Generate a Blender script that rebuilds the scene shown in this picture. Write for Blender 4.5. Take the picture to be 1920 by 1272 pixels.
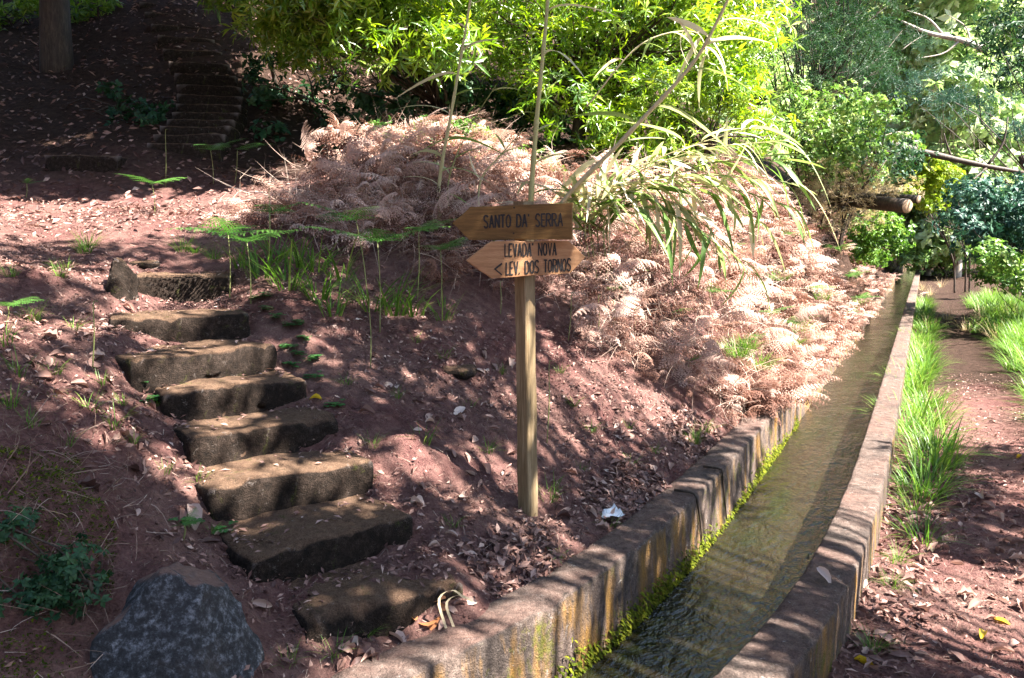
import bpy, math, random
import numpy as np
from mathutils import Vector, Matrix

for o in list(bpy.data.objects): bpy.data.objects.remove(o)
SC = bpy.context.scene
COL = SC.collection
rng = np.random.default_rng(7)
random.seed(7)

# ------------------------------------------------------------------ camera, sky, sun, exposure
F = 1464.0; CX, CY = 960.0, 636.0; V0 = 450.0
CAMZ = 1.75
PITCH = math.atan((CY - V0) / F)
cam = bpy.data.objects.new('camera', bpy.data.cameras.new('camera'))
COL.objects.link(cam)
cam.location = (0, 0, CAMZ)
cam.rotation_euler = (math.pi / 2 - PITCH, 0, 0)
cam.data.sensor_width = 36.0
cam.data.lens = F / 1920 * 36.0
cam.data.clip_start = 0.05
cam.data.clip_end = 600
SC.camera = cam

SUN = np.array([.56, -.24, .80]); SUN = SUN / np.linalg.norm(SUN)
W = bpy.data.worlds.new('World'); SC.world = W; W.use_nodes = True
nt = W.node_tree
bg = nt.nodes['Background']
sky = nt.nodes.new('ShaderNodeTexSky'); sky.sky_type = 'NISHITA'; sky.sun_disc = False
sky.sun_elevation = math.asin(SUN[2]); sky.sun_rotation = math.atan2(SUN[0], SUN[1])
nt.links.new(sky.outputs[0], bg.inputs['Color']); bg.inputs['Strength'].default_value = 0.05
sl = bpy.data.lights.new('sun', 'SUN'); sl.energy = 5.0; sl.angle = math.radians(0.53); sl.color = (1, .94, .84)
so = bpy.data.objects.new('sun', sl); COL.objects.link(so)
so.rotation_euler = Vector(SUN).to_track_quat('Z', 'Y').to_euler(); so.location = (20, -9, 30)
SC.view_settings.view_transform = 'Standard'; SC.view_settings.look = 'None'
SC.view_settings.exposure = 3.05; SC.view_settings.gamma = 1.0

# ------------------------------------------------------------------ pixel <-> world
FW = np.array([0, math.cos(PITCH), -math.sin(PITCH)]); UP = np.array([0, math.sin(PITCH), math.cos(PITCH)])
CAM = np.array([0, 0, CAMZ])
def ray(u, v):
    return FW + (u - CX) / F * np.array([1., 0, 0]) + (CY - v) / F * UP
def at_y(u, v, y):
    d = ray(u, v); return CAM + d * (y / d[1])
def on_z(u, v, z):
    d = ray(u, v); return CAM + d * ((z - CAMZ) / d[2])
def proj(P):
    Q = P - CAM
    dep = Q @ FW
    dep = np.where(dep < .05, .05, dep)
    return CX + F * Q[:, 0] / dep, CY - F * (Q @ UP) / dep
def in_poly(u, v, poly):
    ins = np.zeros(len(u), bool)
    n = len(poly)
    for i in range(n):
        x1, y1 = poly[i]; x2, y2 = poly[(i + 1) % n]
        c = ((y1 > v) != (y2 > v))
        xx = (x2 - x1) * (v - y1) / ((y2 - y1) if y2 != y1 else 1e-9) + x1
        ins ^= c & (u < xx)
    return ins

# ------------------------------------------------------------------ noise
def noise(P, freq, seed, octs=4, gain=.5):
    r = np.random.default_rng(seed)
    P = np.atleast_2d(P); out = np.zeros(len(P)); a = 1.; f = freq
    for o in range(octs):
        for k in range(5):
            kv = r.normal(size=P.shape[1]); kv = kv / np.linalg.norm(kv) * f * r.uniform(.7, 1.4) * 2 * math.pi
            out += a * np.sin(P @ kv + r.uniform(0, 6.28)) / 2.4
        a *= gain; f *= 2.03
    return out

# ------------------------------------------------------------------ mesh helpers
def mk_mesh(name, V, Fs, mat, rnd=None, smooth=True):
    """V (n,3); Fs list of (m,k) index arrays"""
    if not isinstance(Fs, (list, tuple)): Fs = [Fs]
    Fs = [np.asarray(f, np.int32) for f in Fs if len(f)]
    me = bpy.data.meshes.new(name)
    V = np.asarray(V, np.float32)
    me.vertices.add(len(V)); me.vertices.foreach_set('co', V.ravel())
    loops = np.concatenate([f.ravel() for f in Fs])
    tot = np.concatenate([np.full(len(f), f.shape[1], np.int32) for f in Fs])
    st = np.concatenate([[0], np.cumsum(tot)[:-1]]).astype(np.int32)
    me.loops.add(len(loops)); me.loops.foreach_set('vertex_index', loops)
    me.polygons.add(len(tot)); me.polygons.foreach_set('loop_start', st); me.polygons.foreach_set('loop_total', tot)
    me.polygons.foreach_set('use_smooth', np.full(len(tot), smooth, bool))
    if rnd is not None:
        a = me.attributes.new('rnd', 'FLOAT', 'POINT'); a.data.foreach_set('value', np.asarray(rnd, np.float32))
    me.update(calc_edges=True); me.validate()
    if mat: me.materials.append(mat)
    return me
def obj(name, me, parent=None, loc=(0, 0, 0)):
    o = bpy.data.objects.new(name, me); COL.objects.link(o); o.location = loc
    if parent is not None: o.parent = parent
    return o
def tag(o, label, cat, group=None, kind=None):
    if label: o['label'] = label
    if cat: o['category'] = cat
    if group: o['group'] = group
    if kind: o['kind'] = kind
    return o
def thing(name, label, cat, loc, group=None):
    o = bpy.data.objects.new(name, None); COL.objects.link(o); o.location = loc
    o.empty_display_size = .1
    return tag(o, label, cat, group)
def norm(a):
    return a / np.maximum(np.linalg.norm(a, axis=-1, keepdims=True), 1e-9)
def frames(fwd, up):
    """rotation matrices: local Y -> fwd, local Z ~ up"""
    y = norm(fwd); x = norm(np.cross(y, up)); z = np.cross(x, y)
    return np.stack([x, y, z], axis=-1)
def scatter(tV, tF, pos, R, s, rnd=None, sub=None):
    n, k = len(pos), len(tV)
    s = np.asarray(s, float)
    if s.ndim == 1: s = s[:, None, None]
    else: s = s[:, None, :]
    V = np.einsum('nij,nkj->nki', R, tV[None] * s) + pos[:, None, :]
    Fc = (tF[None] + (np.arange(n) * k)[:, None, None]).reshape(-1, tF.shape[1])
    if rnd is None: rnd = rng.random(n)
    rr = np.repeat(rnd, k)
    if sub is not None: rr = np.clip(rr + np.tile(sub, n), 0, 1)
    return V.reshape(-1, 3), Fc, rr
class Acc:
    def __init__(s): s.V = []; s.F = {}; s.r = []; s.n = 0
    def add(s, V, Fc, r=None):
        V = np.asarray(V, float); Fc = np.asarray(Fc)
        s.V.append(V); s.F.setdefault(Fc.shape[1], []).append(Fc + s.n)
        s.r.append(np.full(len(V), rng.random()) if r is None else np.asarray(r)); s.n += len(V)
        return s
    def mesh(s, name, mat, loc=None, smooth=True):
        V = np.concatenate(s.V)
        if loc is not None: V = V - np.asarray(loc)
        return mk_mesh(name, V, [np.concatenate(f) for f in s.F.values()], mat, np.concatenate(s.r), smooth)

def tube(pts, rad, n=7, cap=True):
    pts = np.asarray(pts, float); m = len(pts); rad = np.broadcast_to(np.asarray(rad, float), (m,))
    T = norm(np.gradient(pts, axis=0))
    ref = np.array([0, 0, 1.]) if abs(T[0, 2]) < .8 else np.array([1., 0, 0])
    X = norm(np.cross(T, ref)); Y = np.cross(T, X)
    a = np.linspace(0, 2 * math.pi, n, endpoint=False)
    V = pts[:, None] + rad[:, None, None] * (np.cos(a)[None, :, None] * X[:, None] + np.sin(a)[None, :, None] * Y[:, None])
    i = np.arange(m - 1)[:, None]; j = np.arange(n)[None]
    q = np.stack([i * n + j, i * n + (j + 1) % n, (i + 1) * n + (j + 1) % n, (i + 1) * n + j], -1).reshape(-1, 4)
    V = V.reshape(-1, 3)
    if cap:
        V = np.concatenate([V, pts[:1], pts[-1:]])
        c0, c1 = m * n, m * n + 1
        jj = np.arange(n)
        e0 = np.stack([np.full(n, c0), (jj + 1) % n, jj, jj], -1); e0[:, 3] = c0
        q2 = np.concatenate([np.stack([np.full(n, c0), (jj + 1) % n, jj], -1), np.stack([np.full(n, c1), (m - 1) * n + jj, (m - 1) * n + (jj + 1) % n], -1)])
        return V, q, q2
    return V, q, None
def add_tube(acc, pts, rad, n=7, r=None):
    V, q, t = tube(pts, rad, n)
    k = acc.n
    acc.add(V, q, None if r is None else np.full(len(V), r))
    acc.F.setdefault(3, []).append(t + k)
def curve(pts, n):
    """Catmull-Rom resample"""
    P = np.asarray(pts, float)
    P = np.concatenate([[2 * P[0] - P[1]], P, [2 * P[-1] - P[-2]]])
    m = len(P) - 3; out = []
    for t in np.linspace(0, m - 1e-6, n):
        i = int(t); f = t - i
        a, b, c, d = P[i:i + 4]
        out.append(.5 * ((2 * b) + (c - a) * f + (2 * a - 5 * b + 4 * c - d) * f * f + (3 * b - a - 3 * c + d) * f ** 3))
    return np.array(out)

# ------------------------------------------------------------------ materials
def newmat(name):
    m = bpy.data.materials.new(name); m.use_nodes = True
    t = m.node_tree; b = t.nodes['Principled BSDF']
    return m, t, b
def N(t, typ, **kw):
    n = t.nodes.new(typ)
    for k, v in kw.items():
        if k in n.inputs: n.inputs[k].default_value = v
        else: setattr(n, k, v)
    return n
def noisetex(t, scale, detail=5, rough=.6, vec=None, dist=0):
    n = N(t, 'ShaderNodeTexNoise'); n.inputs['Scale'].default_value = scale; n.inputs['Detail'].default_value = detail
    n.inputs['Roughness'].default_value = rough; n.inputs['Distortion'].default_value = dist
    if vec is not None: t.links.new(vec, n.inputs['Vector'])
    return n.outputs['Fac']
def ramp(t, fac, stops):
    r = N(t, 'ShaderNodeValToRGB'); e = r.color_ramp.elements
    while len(e) < len(stops): e.new(.5)
    for i, (p, c) in enumerate(stops):
        e[i].position = p; e[i].color = (*c, 1) if len(c) == 3 else c
    t.links.new(fac, r.inputs['Fac']); return r.outputs['Color']
def mix(t, fac, a, b, mode='MIX'):
    m = N(t, 'ShaderNodeMix', data_type='RGBA', blend_type=mode)
    for s, x in ((m.inputs[0], fac), (m.inputs[6], a), (m.inputs[7], b)):
        if isinstance(x, (int, float)): s.default_value = x
        elif isinstance(x, tuple): s.default_value = (*x, 1)
        else: t.links.new(x, s)
    return m.outputs[2]
def step(t, fac, lo, hi):
    m = N(t, 'ShaderNodeMapRange'); m.inputs[1].default_value = lo; m.inputs[2].default_value = hi
    t.links.new(fac, m.inputs[0]); return m.outputs[0]
def bump(t, b, h, strength, dist=.02):
    n = N(t, 'ShaderNodeBump'); n.inputs['Strength'].default_value = strength; n.inputs['Distance'].default_value = dist
    t.links.new(h, n.inputs['Height']); t.links.new(n.outputs[0], b.inputs['Normal']); return n
def coord(t, kind='Object', scale=None):
    c = N(t, 'ShaderNodeTexCoord').outputs[kind]
    if scale:
        m = N(t, 'ShaderNodeMapping'); m.inputs['Scale'].default_value = scale
        t.links.new(c, m.inputs['Vector']); return m.outputs[0]
    return c
def leafmat(name, cols, trans=.35, rough=.45, spec=.4, tcol=None):
    m, t, b = newmat(name)
    a = N(t, 'ShaderNodeAttribute', attribute_name='rnd')
    c = ramp(t, a.outputs['Fac'], [(i / max(1, len(cols) - 1), x) for i, x in enumerate(cols)])
    nz = noisetex(t, 30, 2)
    c = mix(t, .35, c, ramp(t, nz, [(.3, (.45, .45, .45)), (.7, (1.3, 1.3, 1.3))]), 'MULTIPLY')
    t.links.new(c, b.inputs['Base Color']); b.inputs['Roughness'].default_value = rough
    b.inputs['Specular IOR Level'].default_value = spec
    if trans:
        tr = N(t, 'ShaderNodeBsdfTranslucent')
        t.links.new(mix(t, 1.0, c, tcol or (1.3, 1.3, .9), 'MULTIPLY'), tr.inputs['Color'])
        mx = N(t, 'ShaderNodeMixShader'); mx.inputs[0].default_value = trans
        t.links.new(b.outputs[0], mx.inputs[1]); t.links.new(tr.outputs[0], mx.inputs[2])
        t.links.new(mx.outputs[0], t.nodes['Material Output'].inputs['Surface'])
    return m

M = {}
def build_materials():
    m, t, b = newmat('soil')
    co = coord(t)
    n1 = noisetex(t, 1.3, 6, .6, co); n2 = noisetex(t, 14, 8, .7, co); n3 = noisetex(t, 90, 4, .7, co)
    c = ramp(t, n2, [(.25, (.080, .033, .033)), (.5, (.168, .078, .074)), (.75, (.29, .155, .138))])
    c = mix(t, step(t, n1, .35, .7), c, ramp(t, n2, [(.3, (.15, .082, .075)), (.7, (.35, .215, .185))]))
    c = mix(t, .5, c, ramp(t, n3, [(.3, (.5, .5, .5)), (.72, (1.5, 1.4, 1.3))]), 'MULTIPLY')
    # soil colour darkened on the upper hillside to deepen its shade
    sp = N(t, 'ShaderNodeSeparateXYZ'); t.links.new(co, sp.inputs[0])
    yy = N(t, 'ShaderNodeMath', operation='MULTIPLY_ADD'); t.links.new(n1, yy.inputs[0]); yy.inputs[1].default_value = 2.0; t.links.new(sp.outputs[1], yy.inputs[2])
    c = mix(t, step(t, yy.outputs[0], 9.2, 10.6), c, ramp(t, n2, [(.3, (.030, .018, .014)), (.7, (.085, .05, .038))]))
    t.links.new(c, b.inputs['Base Color']); b.inputs['Roughness'].default_value = .95
    b.inputs['Specular IOR Level'].default_value = .1
    h = N(t, 'ShaderNodeMath', operation='ADD'); t.links.new(n2, h.inputs[0]); t.links.new(n3, h.inputs[1])
    bump(t, b, h.outputs[0], 1.0, .05); M['soil'] = m

    m, t, b = newmat('concrete')
    co = coord(t)
    n1 = noisetex(t, 3.5, 6, .65, co); n2 = noisetex(t, 25, 8, .7, co); n3 = noisetex(t, 130, 4, .7, co)
    st = noisetex(t, 6, 5, .65, coord(t, 'Object', (1, 1, .18)))
    c = ramp(t, n2, [(.28, (.062, .045, .039)), (.5, (.15, .108, .092)), (.72, (.27, .205, .175))])
    c = mix(t, step(t, n1, .48, .62), c, ramp(t, n2, [(.3, (.045, .034, .03)), (.7, (.13, .10, .088))]))
    g = N(t, 'ShaderNodeNewGeometry'); sx = N(t, 'ShaderNodeSeparateXYZ'); t.links.new(g.outputs['Normal'], sx.inputs[0])
    side = step(t, sx.outputs[2], .6, .2)
    och = N(t, 'ShaderNodeMath', operation='MULTIPLY'); t.links.new(step(t, st, .5, .66), och.inputs[0]); t.links.new(side, och.inputs[1])
    c = mix(t, och.outputs[0], c, (.36, .19, .045))
    st2 = noisetex(t, 15, 6, .75, coord(t, 'Object', (1.3, 1.1, .22)))
    dk = N(t, 'ShaderNodeMath', operation='MULTIPLY'); t.links.new(step(t, st2, .54, .80), dk.inputs[0]); t.links.new(side, dk.inputs[1])
    c = mix(t, dk.outputs[0], c, (.055, .045, .04))
    top = N(t, 'ShaderNodeMath', operation='MULTIPLY'); t.links.new(step(t, sx.outputs[2], .7, .95), top.inputs[0]); t.links.new(step(t, noisetex(t, 2.2, 6, .7, co), .42, .62), top.inputs[1])
    c = mix(t, top.outputs[0], c, ramp(t, n2, [(.3, (.09, .05, .042)), (.7, (.27, .17, .14))]))
    n5 = noisetex(t, 16, 7, .8, co, .4)
    c = mix(t, step(t, n5, .60, .68), c, (.40, .36, .33))
    c = mix(t, step(t, noisetex(t, 11, 7, .8, co, .5), .60, .70), c, (.045, .038, .032))
    mo = N(t, 'ShaderNodeMath', operation='MULTIPLY'); t.links.new(step(t, noisetex(t, 5.5, 7, .75, co), .55, .66), mo.inputs[0]); t.links.new(side, mo.inputs[1])
    c = mix(t, mo.outputs[0], c, (.13, .13, .02))
    c = mix(t, .6, c, ramp(t, n3, [(.3, (.4, .4, .4)), (.7, (1.6, 1.6, 1.6))]), 'MULTIPLY')
    t.links.new(c, b.inputs['Base Color']); b.inputs['Roughness'].default_value = .9; b.inputs['Specular IOR Level'].default_value = .2
    h = N(t, 'ShaderNodeMath', operation='ADD'); t.links.new(n2, h.inputs[0]); t.links.new(n3, h.inputs[1])
    bump(t, b, h.outputs[0], 1.0, .03); M['concrete'] = m

    m, t, b = newmat('step_stone')
    co = coord(t)
    n1 = noisetex(t, 5, 6, .65, co); n2 = noisetex(t, 30, 8, .75, co); n3 = noisetex(t, 160, 4, .7, co)
    c = ramp(t, n2, [(.3, (.010, .007, .005)), (.5, (.028, .018, .013)), (.72, (.08, .055, .043))])  # dark stone, ramp deepened further so the risers look shaded
    g = N(t, 'ShaderNodeNewGeometry'); sx = N(t, 'ShaderNodeSeparateXYZ'); t.links.new(g.outputs['Normal'], sx.inputs[0])
    top = N(t, 'ShaderNodeMath', operation='MULTIPLY'); t.links.new(step(t, sx.outputs[2], .55, .85), top.inputs[0]); t.links.new(step(t, n1, .25, .42), top.inputs[1])
    c = mix(t, top.outputs[0], c, ramp(t, n2, [(.3, (.095, .053, .033)), (.7, (.245, .15, .098))]))
    edge = step(t, g.outputs['Pointiness'], .56, .64)
    c = mix(t, edge, c, (.36, .29, .27))
    c = mix(t, step(t, noisetex(t, 19, 7, .8, co, .4), .60, .70), c, (.26, .22, .20))
    c = mix(t, step(t, noisetex(t, 8, 7, .75, co, .4), .58, .70), c, (.075, .08, .018))
    c = mix(t, .75, c, ramp(t, n3, [(.3, (.35, .35, .35)), (.7, (1.7, 1.7, 1.7))]), 'MULTIPLY')
    t.links.new(c, b.inputs['Base Color']); b.inputs['Roughness'].default_value = .92; b.inputs['Specular IOR Level'].default_value = .2
    h = N(t, 'ShaderNodeMath', operation='ADD'); t.links.new(n2, h.inputs[0]); t.links.new(n3, h.inputs[1])
    bump(t, b, h.outputs[0], 1.0, .035); M['step_stone'] = m

    m, t, b = newmat('boulder_stone')
    co = coord(t)
    n1 = noisetex(t, 4, 6, .65, co); n2 = noisetex(t, 38, 6, .75, co); n3 = noisetex(t, 110, 4, .75, co)
    c = ramp(t, n2, [(.34, (.010, .010, .012)), (.5, (.034, .034, .040)), (.60, (.13, .135, .155)), (.72, (.34, .35, .39))])
    g = N(t, 'ShaderNodeNewGeometry'); sx = N(t, 'ShaderNodeSeparateXYZ'); t.links.new(g.outputs['Normal'], sx.inputs[0])
    top = step(t, sx.outputs[2], .72, .9)
    c = mix(t, top, c, ramp(t, n2, [(.3, (.12, .06, .045)), (.7, (.24, .14, .11))]))
    c = mix(t, step(t, n1, .55, .7), c, (.055, .04, .035))
    t.links.new(c, b.inputs['Base Color']); b.inputs['Roughness'].default_value = .85
    h = N(t, 'ShaderNodeMath', operation='ADD'); t.links.new(n2, h.inputs[0]); t.links.new(n3, h.inputs[1])
    bump(t, b, h.outputs[0], .8, .02); M['boulder_stone'] = m

    def wood(name, cols, sc, bs=.3):
        m, t, b = newmat(name)
        co = coord(t, 'Object', sc)
        n1 = noisetex(t, 5, 8, .65, co, .6); n2 = noisetex(t, 40, 6, .7, co); n3 = noisetex(t, 2.2, 3, .5, coord(t))
        c = ramp(t, n1, [(.30, cols[0]), (.5, cols[1]), (.70, cols[2])])
        c = mix(t, .45, c, ramp(t, n2, [(.3, (.5, .5, .5)), (.7, (1.35, 1.35, 1.35))]), 'MULTIPLY')
        c = mix(t, step(t, n3, .52, .75), c, mix(t, 1.0, c, (.62, .55, .5), 'MULTIPLY'))
        t.links.new(c, b.inputs['Base Color']); b.inputs['Roughness'].default_value = .6; b.inputs['Specular IOR Level'].default_value = .3
        bump(t, b, n2, bs, .004); M[name] = m
    wood('board_wood', [(.085, .042, .010), (.145, .075, .020), (.20, .11, .034)], (1.2, 6, 12))
    wood('board_wood_pale', [(.24, .115, .055), (.34, .175, .085), (.42, .23, .12)], (1.2, 6, 12))
    wood('post_wood', [(.10, .065, .030), (.20, .140, .075), (.32, .24, .15)], (14, 14, .7))
    wood('bark', [(.018, .012, .009), (.045, .03, .022), (.09, .065, .048)], (6, 6, 1.2), .8)
    wood('pale_bark', [(.16, .13, .11), (.33, .28, .24), (.5, .45, .4)], (6, 6, 1.2), .6)
    wood('cut_wood', [(.3, .18, .10), (.42, .28, .18), (.5, .36, .25)], (8, 8, 8))
    m, t, b = newmat('letter_paint'); b.inputs['Base Color'].default_value = (.012, .009, .010, 1); b.inputs['Roughness'].default_value = .7; M['letter'] = m
    m, t, b = newmat('rusty_nail'); b.inputs['Base Color'].default_value = (.03, .02, .015, 1); b.inputs['Roughness'].default_value = .6; b.inputs['Metallic'].default_value = .6; M['nail'] = m
    m, t, b = newmat('white_paper')
    n = noisetex(t, 40, 3); t.links.new(ramp(t, n, [(.3, (.72, .75, .8)), (.7, (.86, .87, .88))]), b.inputs['Base Color']); b.inputs['Roughness'].default_value = .8; M['paper'] = m

    m, t, b = newmat('water')
    # flow-aligned ripples: u = along, v = across stored in a UV-like attribute
    a = N(t, 'ShaderNodeAttribute', attribute_name='flow')
    mp = N(t, 'ShaderNodeMapping'); mp.inputs['Scale'].default_value = (1, .55, 1); t.links.new(a.outputs['Vector'], mp.inputs['Vector'])
    mp2 = N(t, 'ShaderNodeMapping'); mp2.inputs['Scale'].default_value = (1, .22, 1); t.links.new(a.outputs['Vector'], mp2.inputs['Vector'])
    r1 = noisetex(t, 13, 4, .55, mp.outputs[0], .8); r2 = noisetex(t, 42, 3, .6, mp.outputs[0], .6)
    al = noisetex(t, 3.0, 5, .7, mp2.outputs[0]); al2 = noisetex(t, 30, 4, .7, mp2.outputs[0])
    c = ramp(t, al, [(.35, (.014, .010, .007)), (.5, (.015, .012, .007)), (.62, (.010, .013, .005)), (.75, (.005, .007, .004))])
    c = mix(t, .7, c, ramp(t, al2, [(.3, (.45, .45, .45)), (.7, (1.5, 1.5, 1.3))]), 'MULTIPLY')
    t.links.new(c, b.inputs['Base Color']); b.inputs['Roughness'].default_value = .05; b.inputs['IOR'].default_value = 1.42
    b.inputs['Specular IOR Level'].default_value = .75
    h = N(t, 'ShaderNodeMath', operation='MULTIPLY_ADD'); t.links.new(r2, h.inputs[0]); h.inputs[1].default_value = .35; t.links.new(r1, h.inputs[2])
    bump(t, b, h.outputs[0], .7, .04); M['water'] = m

    M['dead_fern'] = leafmat('dead_fern', [(.085, .036, .026), (.26, .135, .10), (.45, .29, .235), (.60, .44, .38)], .25, .7, .2, (1.1, .95, .85))
    M['green_fern'] = leafmat('green_fern', [(.035, .11, .022), (.06, .17, .03), (.10, .22, .04)], .35, .5, .35)
    M['grass'] = leafmat('grass', [(.045, .12, .015), (.085, .19, .022), (.15, .27, .035), (.24, .31, .07)], .4, .45, .4)
    M['dry_grass'] = leafmat('dry_grass', [(.38, .27, .15), (.52, .40, .26), (.62, .52, .36)], .3, .6, .3)
    M['litter'] = leafmat('litter', [(.07, .034, .030), (.18, .095, .080), (.32, .19, .155), (.46, .32, .27), (.62, .49, .43)], .15, .6, .35, (1.1, .9, .8))
    M['laurel'] = leafmat('laurel', [(.03, .09, .008), (.085, .19, .012), (.17, .30, .02), (.31, .41, .05)], .42, .36, 1.0, (1.6, 1.5, .35))
    M['yellow_leaf'] = leafmat('yellow_leaf', [(.16, .28, .02), (.28, .38, .03), (.38, .42, .05)], .45, .4, .4, (1.3, 1.3, .6))
    M['canopy'] = leafmat('canopy', [(.03, .08, .012), (.06, .13, .02), (.09, .17, .025)], .25, .45, .4)
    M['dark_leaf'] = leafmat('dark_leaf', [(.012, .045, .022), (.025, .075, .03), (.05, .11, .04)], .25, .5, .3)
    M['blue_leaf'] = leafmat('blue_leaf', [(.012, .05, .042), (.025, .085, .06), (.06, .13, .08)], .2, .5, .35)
    M['mid_leaf'] = leafmat('mid_leaf', [(.045, .12, .025), (.10, .21, .035), (.18, .30, .06), (.30, .36, .13)], .35, .42, .45)
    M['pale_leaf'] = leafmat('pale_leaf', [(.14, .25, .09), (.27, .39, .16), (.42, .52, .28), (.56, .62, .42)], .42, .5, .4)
    M['cane_leaf'] = leafmat('cane_leaf', [(.10, .19, .04), (.22, .30, .09), (.46, .46, .30), (.62, .55, .44)], .4, .45, .4)
    M['cane_stalk'] = leafmat('cane_stalk', [(.15, .19, .05), (.36, .34, .15), (.55, .46, .32)], 0, .45, .4)
    M['moss'] = leafmat('moss', [(.035, .05, .006), (.10, .13, .010), (.22, .22, .02)], .2, .8, .1)
    M['clover'] = leafmat('clover', [(.02, .10, .025), (.04, .16, .04), (.07, .20, .05)], .3, .45, .4)
    M['twig'] = leafmat('twig', [(.10, .06, .045), (.26, .17, .13), (.45, .34, .28)], 0, .7, .3)
    M['yellow_fallen'] = leafmat('yellow_fallen', [(.62, .40, .02), (.7, .5, .04)], .3, .5, .4)
    M['orange_fallen'] = leafmat('orange_fallen', [(.34, .13, .05), (.46, .22, .11)], .2, .5, .4)
build_materials()

# ------------------------------------------------------------------ levada line and terrain
WT = .25            # wall tops
WZ = -.13           # water level
CW = .75            # channel width
LW, RW = .21, .20   # wall thicknesses
_px = [(1325, 1272), (1490, 1100), (1560, 980), (1600, 870), (1630, 770), (1657, 700), (1690, 595), (1704, 555)]
_p = np.array([on_z(u, v, WT) for u, v in _px])
_K = .8; _Y0 = 2.25
_A = np.stack([np.ones(len(_p)), _p[:, 1], np.exp(-_p[:, 1] / _K)], 1)
_w = 1 / np.sqrt(_p[:, 1])
_cf = np.linalg.lstsq(_A * _w[:, None], _p[:, 0] * _w, rcond=None)[0]
def RX(y):
    yy = np.maximum(y, _Y0)
    s0 = _cf[1] - _cf[2] / _K * math.exp(-_Y0 / _K)
    return _cf[0] + _cf[1] * yy + _cf[2] * np.exp(-yy / _K) + (y - yy) * s0
def RS(y):
    yy = np.maximum(y, _Y0); return _cf[1] - _cf[2] / _K * np.exp(-yy / _K)
def ldist(x, y):
    """signed distance to inner edge of the right wall (positive = path side)"""
    f = np.array(y, float)
    for _ in range(6):
        t = RS(f); f = f - ((RX(f) - x) * t + (f - y)) / (1 + t * t)
    t = RS(f)
    return ((x - RX(f)) - t * (y - f)) / np.sqrt(1 + t * t), f
def lpt(y, d):
    """point at signed distance d from the line, foot at y"""
    t = RS(y); n = np.stack([np.ones_like(t), -t], -1) / np.sqrt(1 + t * t)[..., None]
    return np.stack([RX(y), y], -1) + n * np.asarray(d)[..., None]

# the eight steps: (left front corner, right front corner, height of the tread)
STEPS = [((250, 517), (428, 515), .235), ((208, 598), (466, 588), .45), ((258, 676), (517, 645), .605),
         ((310, 738), (574, 708), .76), ((362, 822), (632, 778), .915), ((398, 920), (702, 862), 1.07),
         ((478, 1047), (772, 967), 1.225), ((585, 1172), (872, 1092), 1.375)]
SW = []
for (a, b, h) in STEPS:
    A, B = on_z(*a, CAMZ - h), on_z(*b, CAMZ - h); SW.append((A, B))

CP = []
def cp(x, y, z): CP.append((x, y, z))
def cpx(u, v, y, dz=0):
    p = at_y(u, v, y); cp(p[0], p[1], p[2] + dz)
for i, (A, B) in enumerate(SW):
    n = np.array([-(B - A)[1], (B - A)[0], 0]); n = n / np.linalg.norm(n)
    m = (A + B) / 2; z = A[2]; e = (B - A) / np.linalg.norm(B - A)
    cp(m[0], m[1], z - .19)
    p = B + e * .16 + n * .12; cp(p[0], p[1], z - .07)
    p = A - e * .10 + n * .12; cp(p[0], p[1], z - .03)
    if i > 1: p = A - e * .5 + n * .15; cp(p[0], p[1], z + .12 + .03 * i)
for y in (-2, 0, 1.5, 2.5, 3.2, 4, 4.8, 5.6, 6.5, 8, 10, 13, 17, 22, 30, 40):
    p = lpt(np.array(float(y)), -(CW + LW + .02)); cp(p[0], p[1], WT - .03)
for (u, v, y) in [(990, 958, None)]:
    p = on_z(u, v, .34); POST = p; cp(*p)
for a in [(1000, 830, 4.75), (1000, 700, 5.6), (700, 640, 5.25), (830, 560, 5.95), (620, 600, 5.2), (760, 800, 4.2), (860, 950, 3.75),
          (1150, 760, 5.4), (1250, 800, 5.5), (480, 540, 5.4), (560, 470, 6.2)]: cpx(*a)
for a in [(1100, 560, 6.7, -.15), (1200, 490, 7.6, -.2), (1300, 460, 8.4, -.2), (1400, 610, 7.9, -.15), (700, 390, 7.4, -.2), (830, 300, 8.3, -.25), (950, 345, 8.4, -.25),
          (1100, 385, 8.6, -.2), (1450, 400, 11.2, -.25), (1520, 500, 11.0, -.2), (1580, 430, 16, -.3), (560, 400, 7.2, -.1), (450, 400, 7.2, -.05)]: cpx(*a)
for a in [(330, 445, 6.4), (180, 430, 6.6), (100, 460, 6.0), (230, 392, 7.7), (60, 400, 7.4), (330, 370, 8.4), (430, 350, 8.7), (150, 325, 9.0), (30, 320, 9.2), (130, 290, 9.3), (300, 285, 9.5), (420, 300, 9.8),
          (50, 200, 10.8), (200, 200, 10.9), (310, 200, 11.0), (450, 230, 11.0), (560, 270, 10.8), (640, 250, 11.5), (300, 100, 12.6), (100, 110, 12.6), (480, 100, 13), (300, 5, 14.1), (60, 30, 14.3), (600, 120, 14), (800, 200, 13.5), (1000, 280, 12.5)]: cpx(*a)
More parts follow.
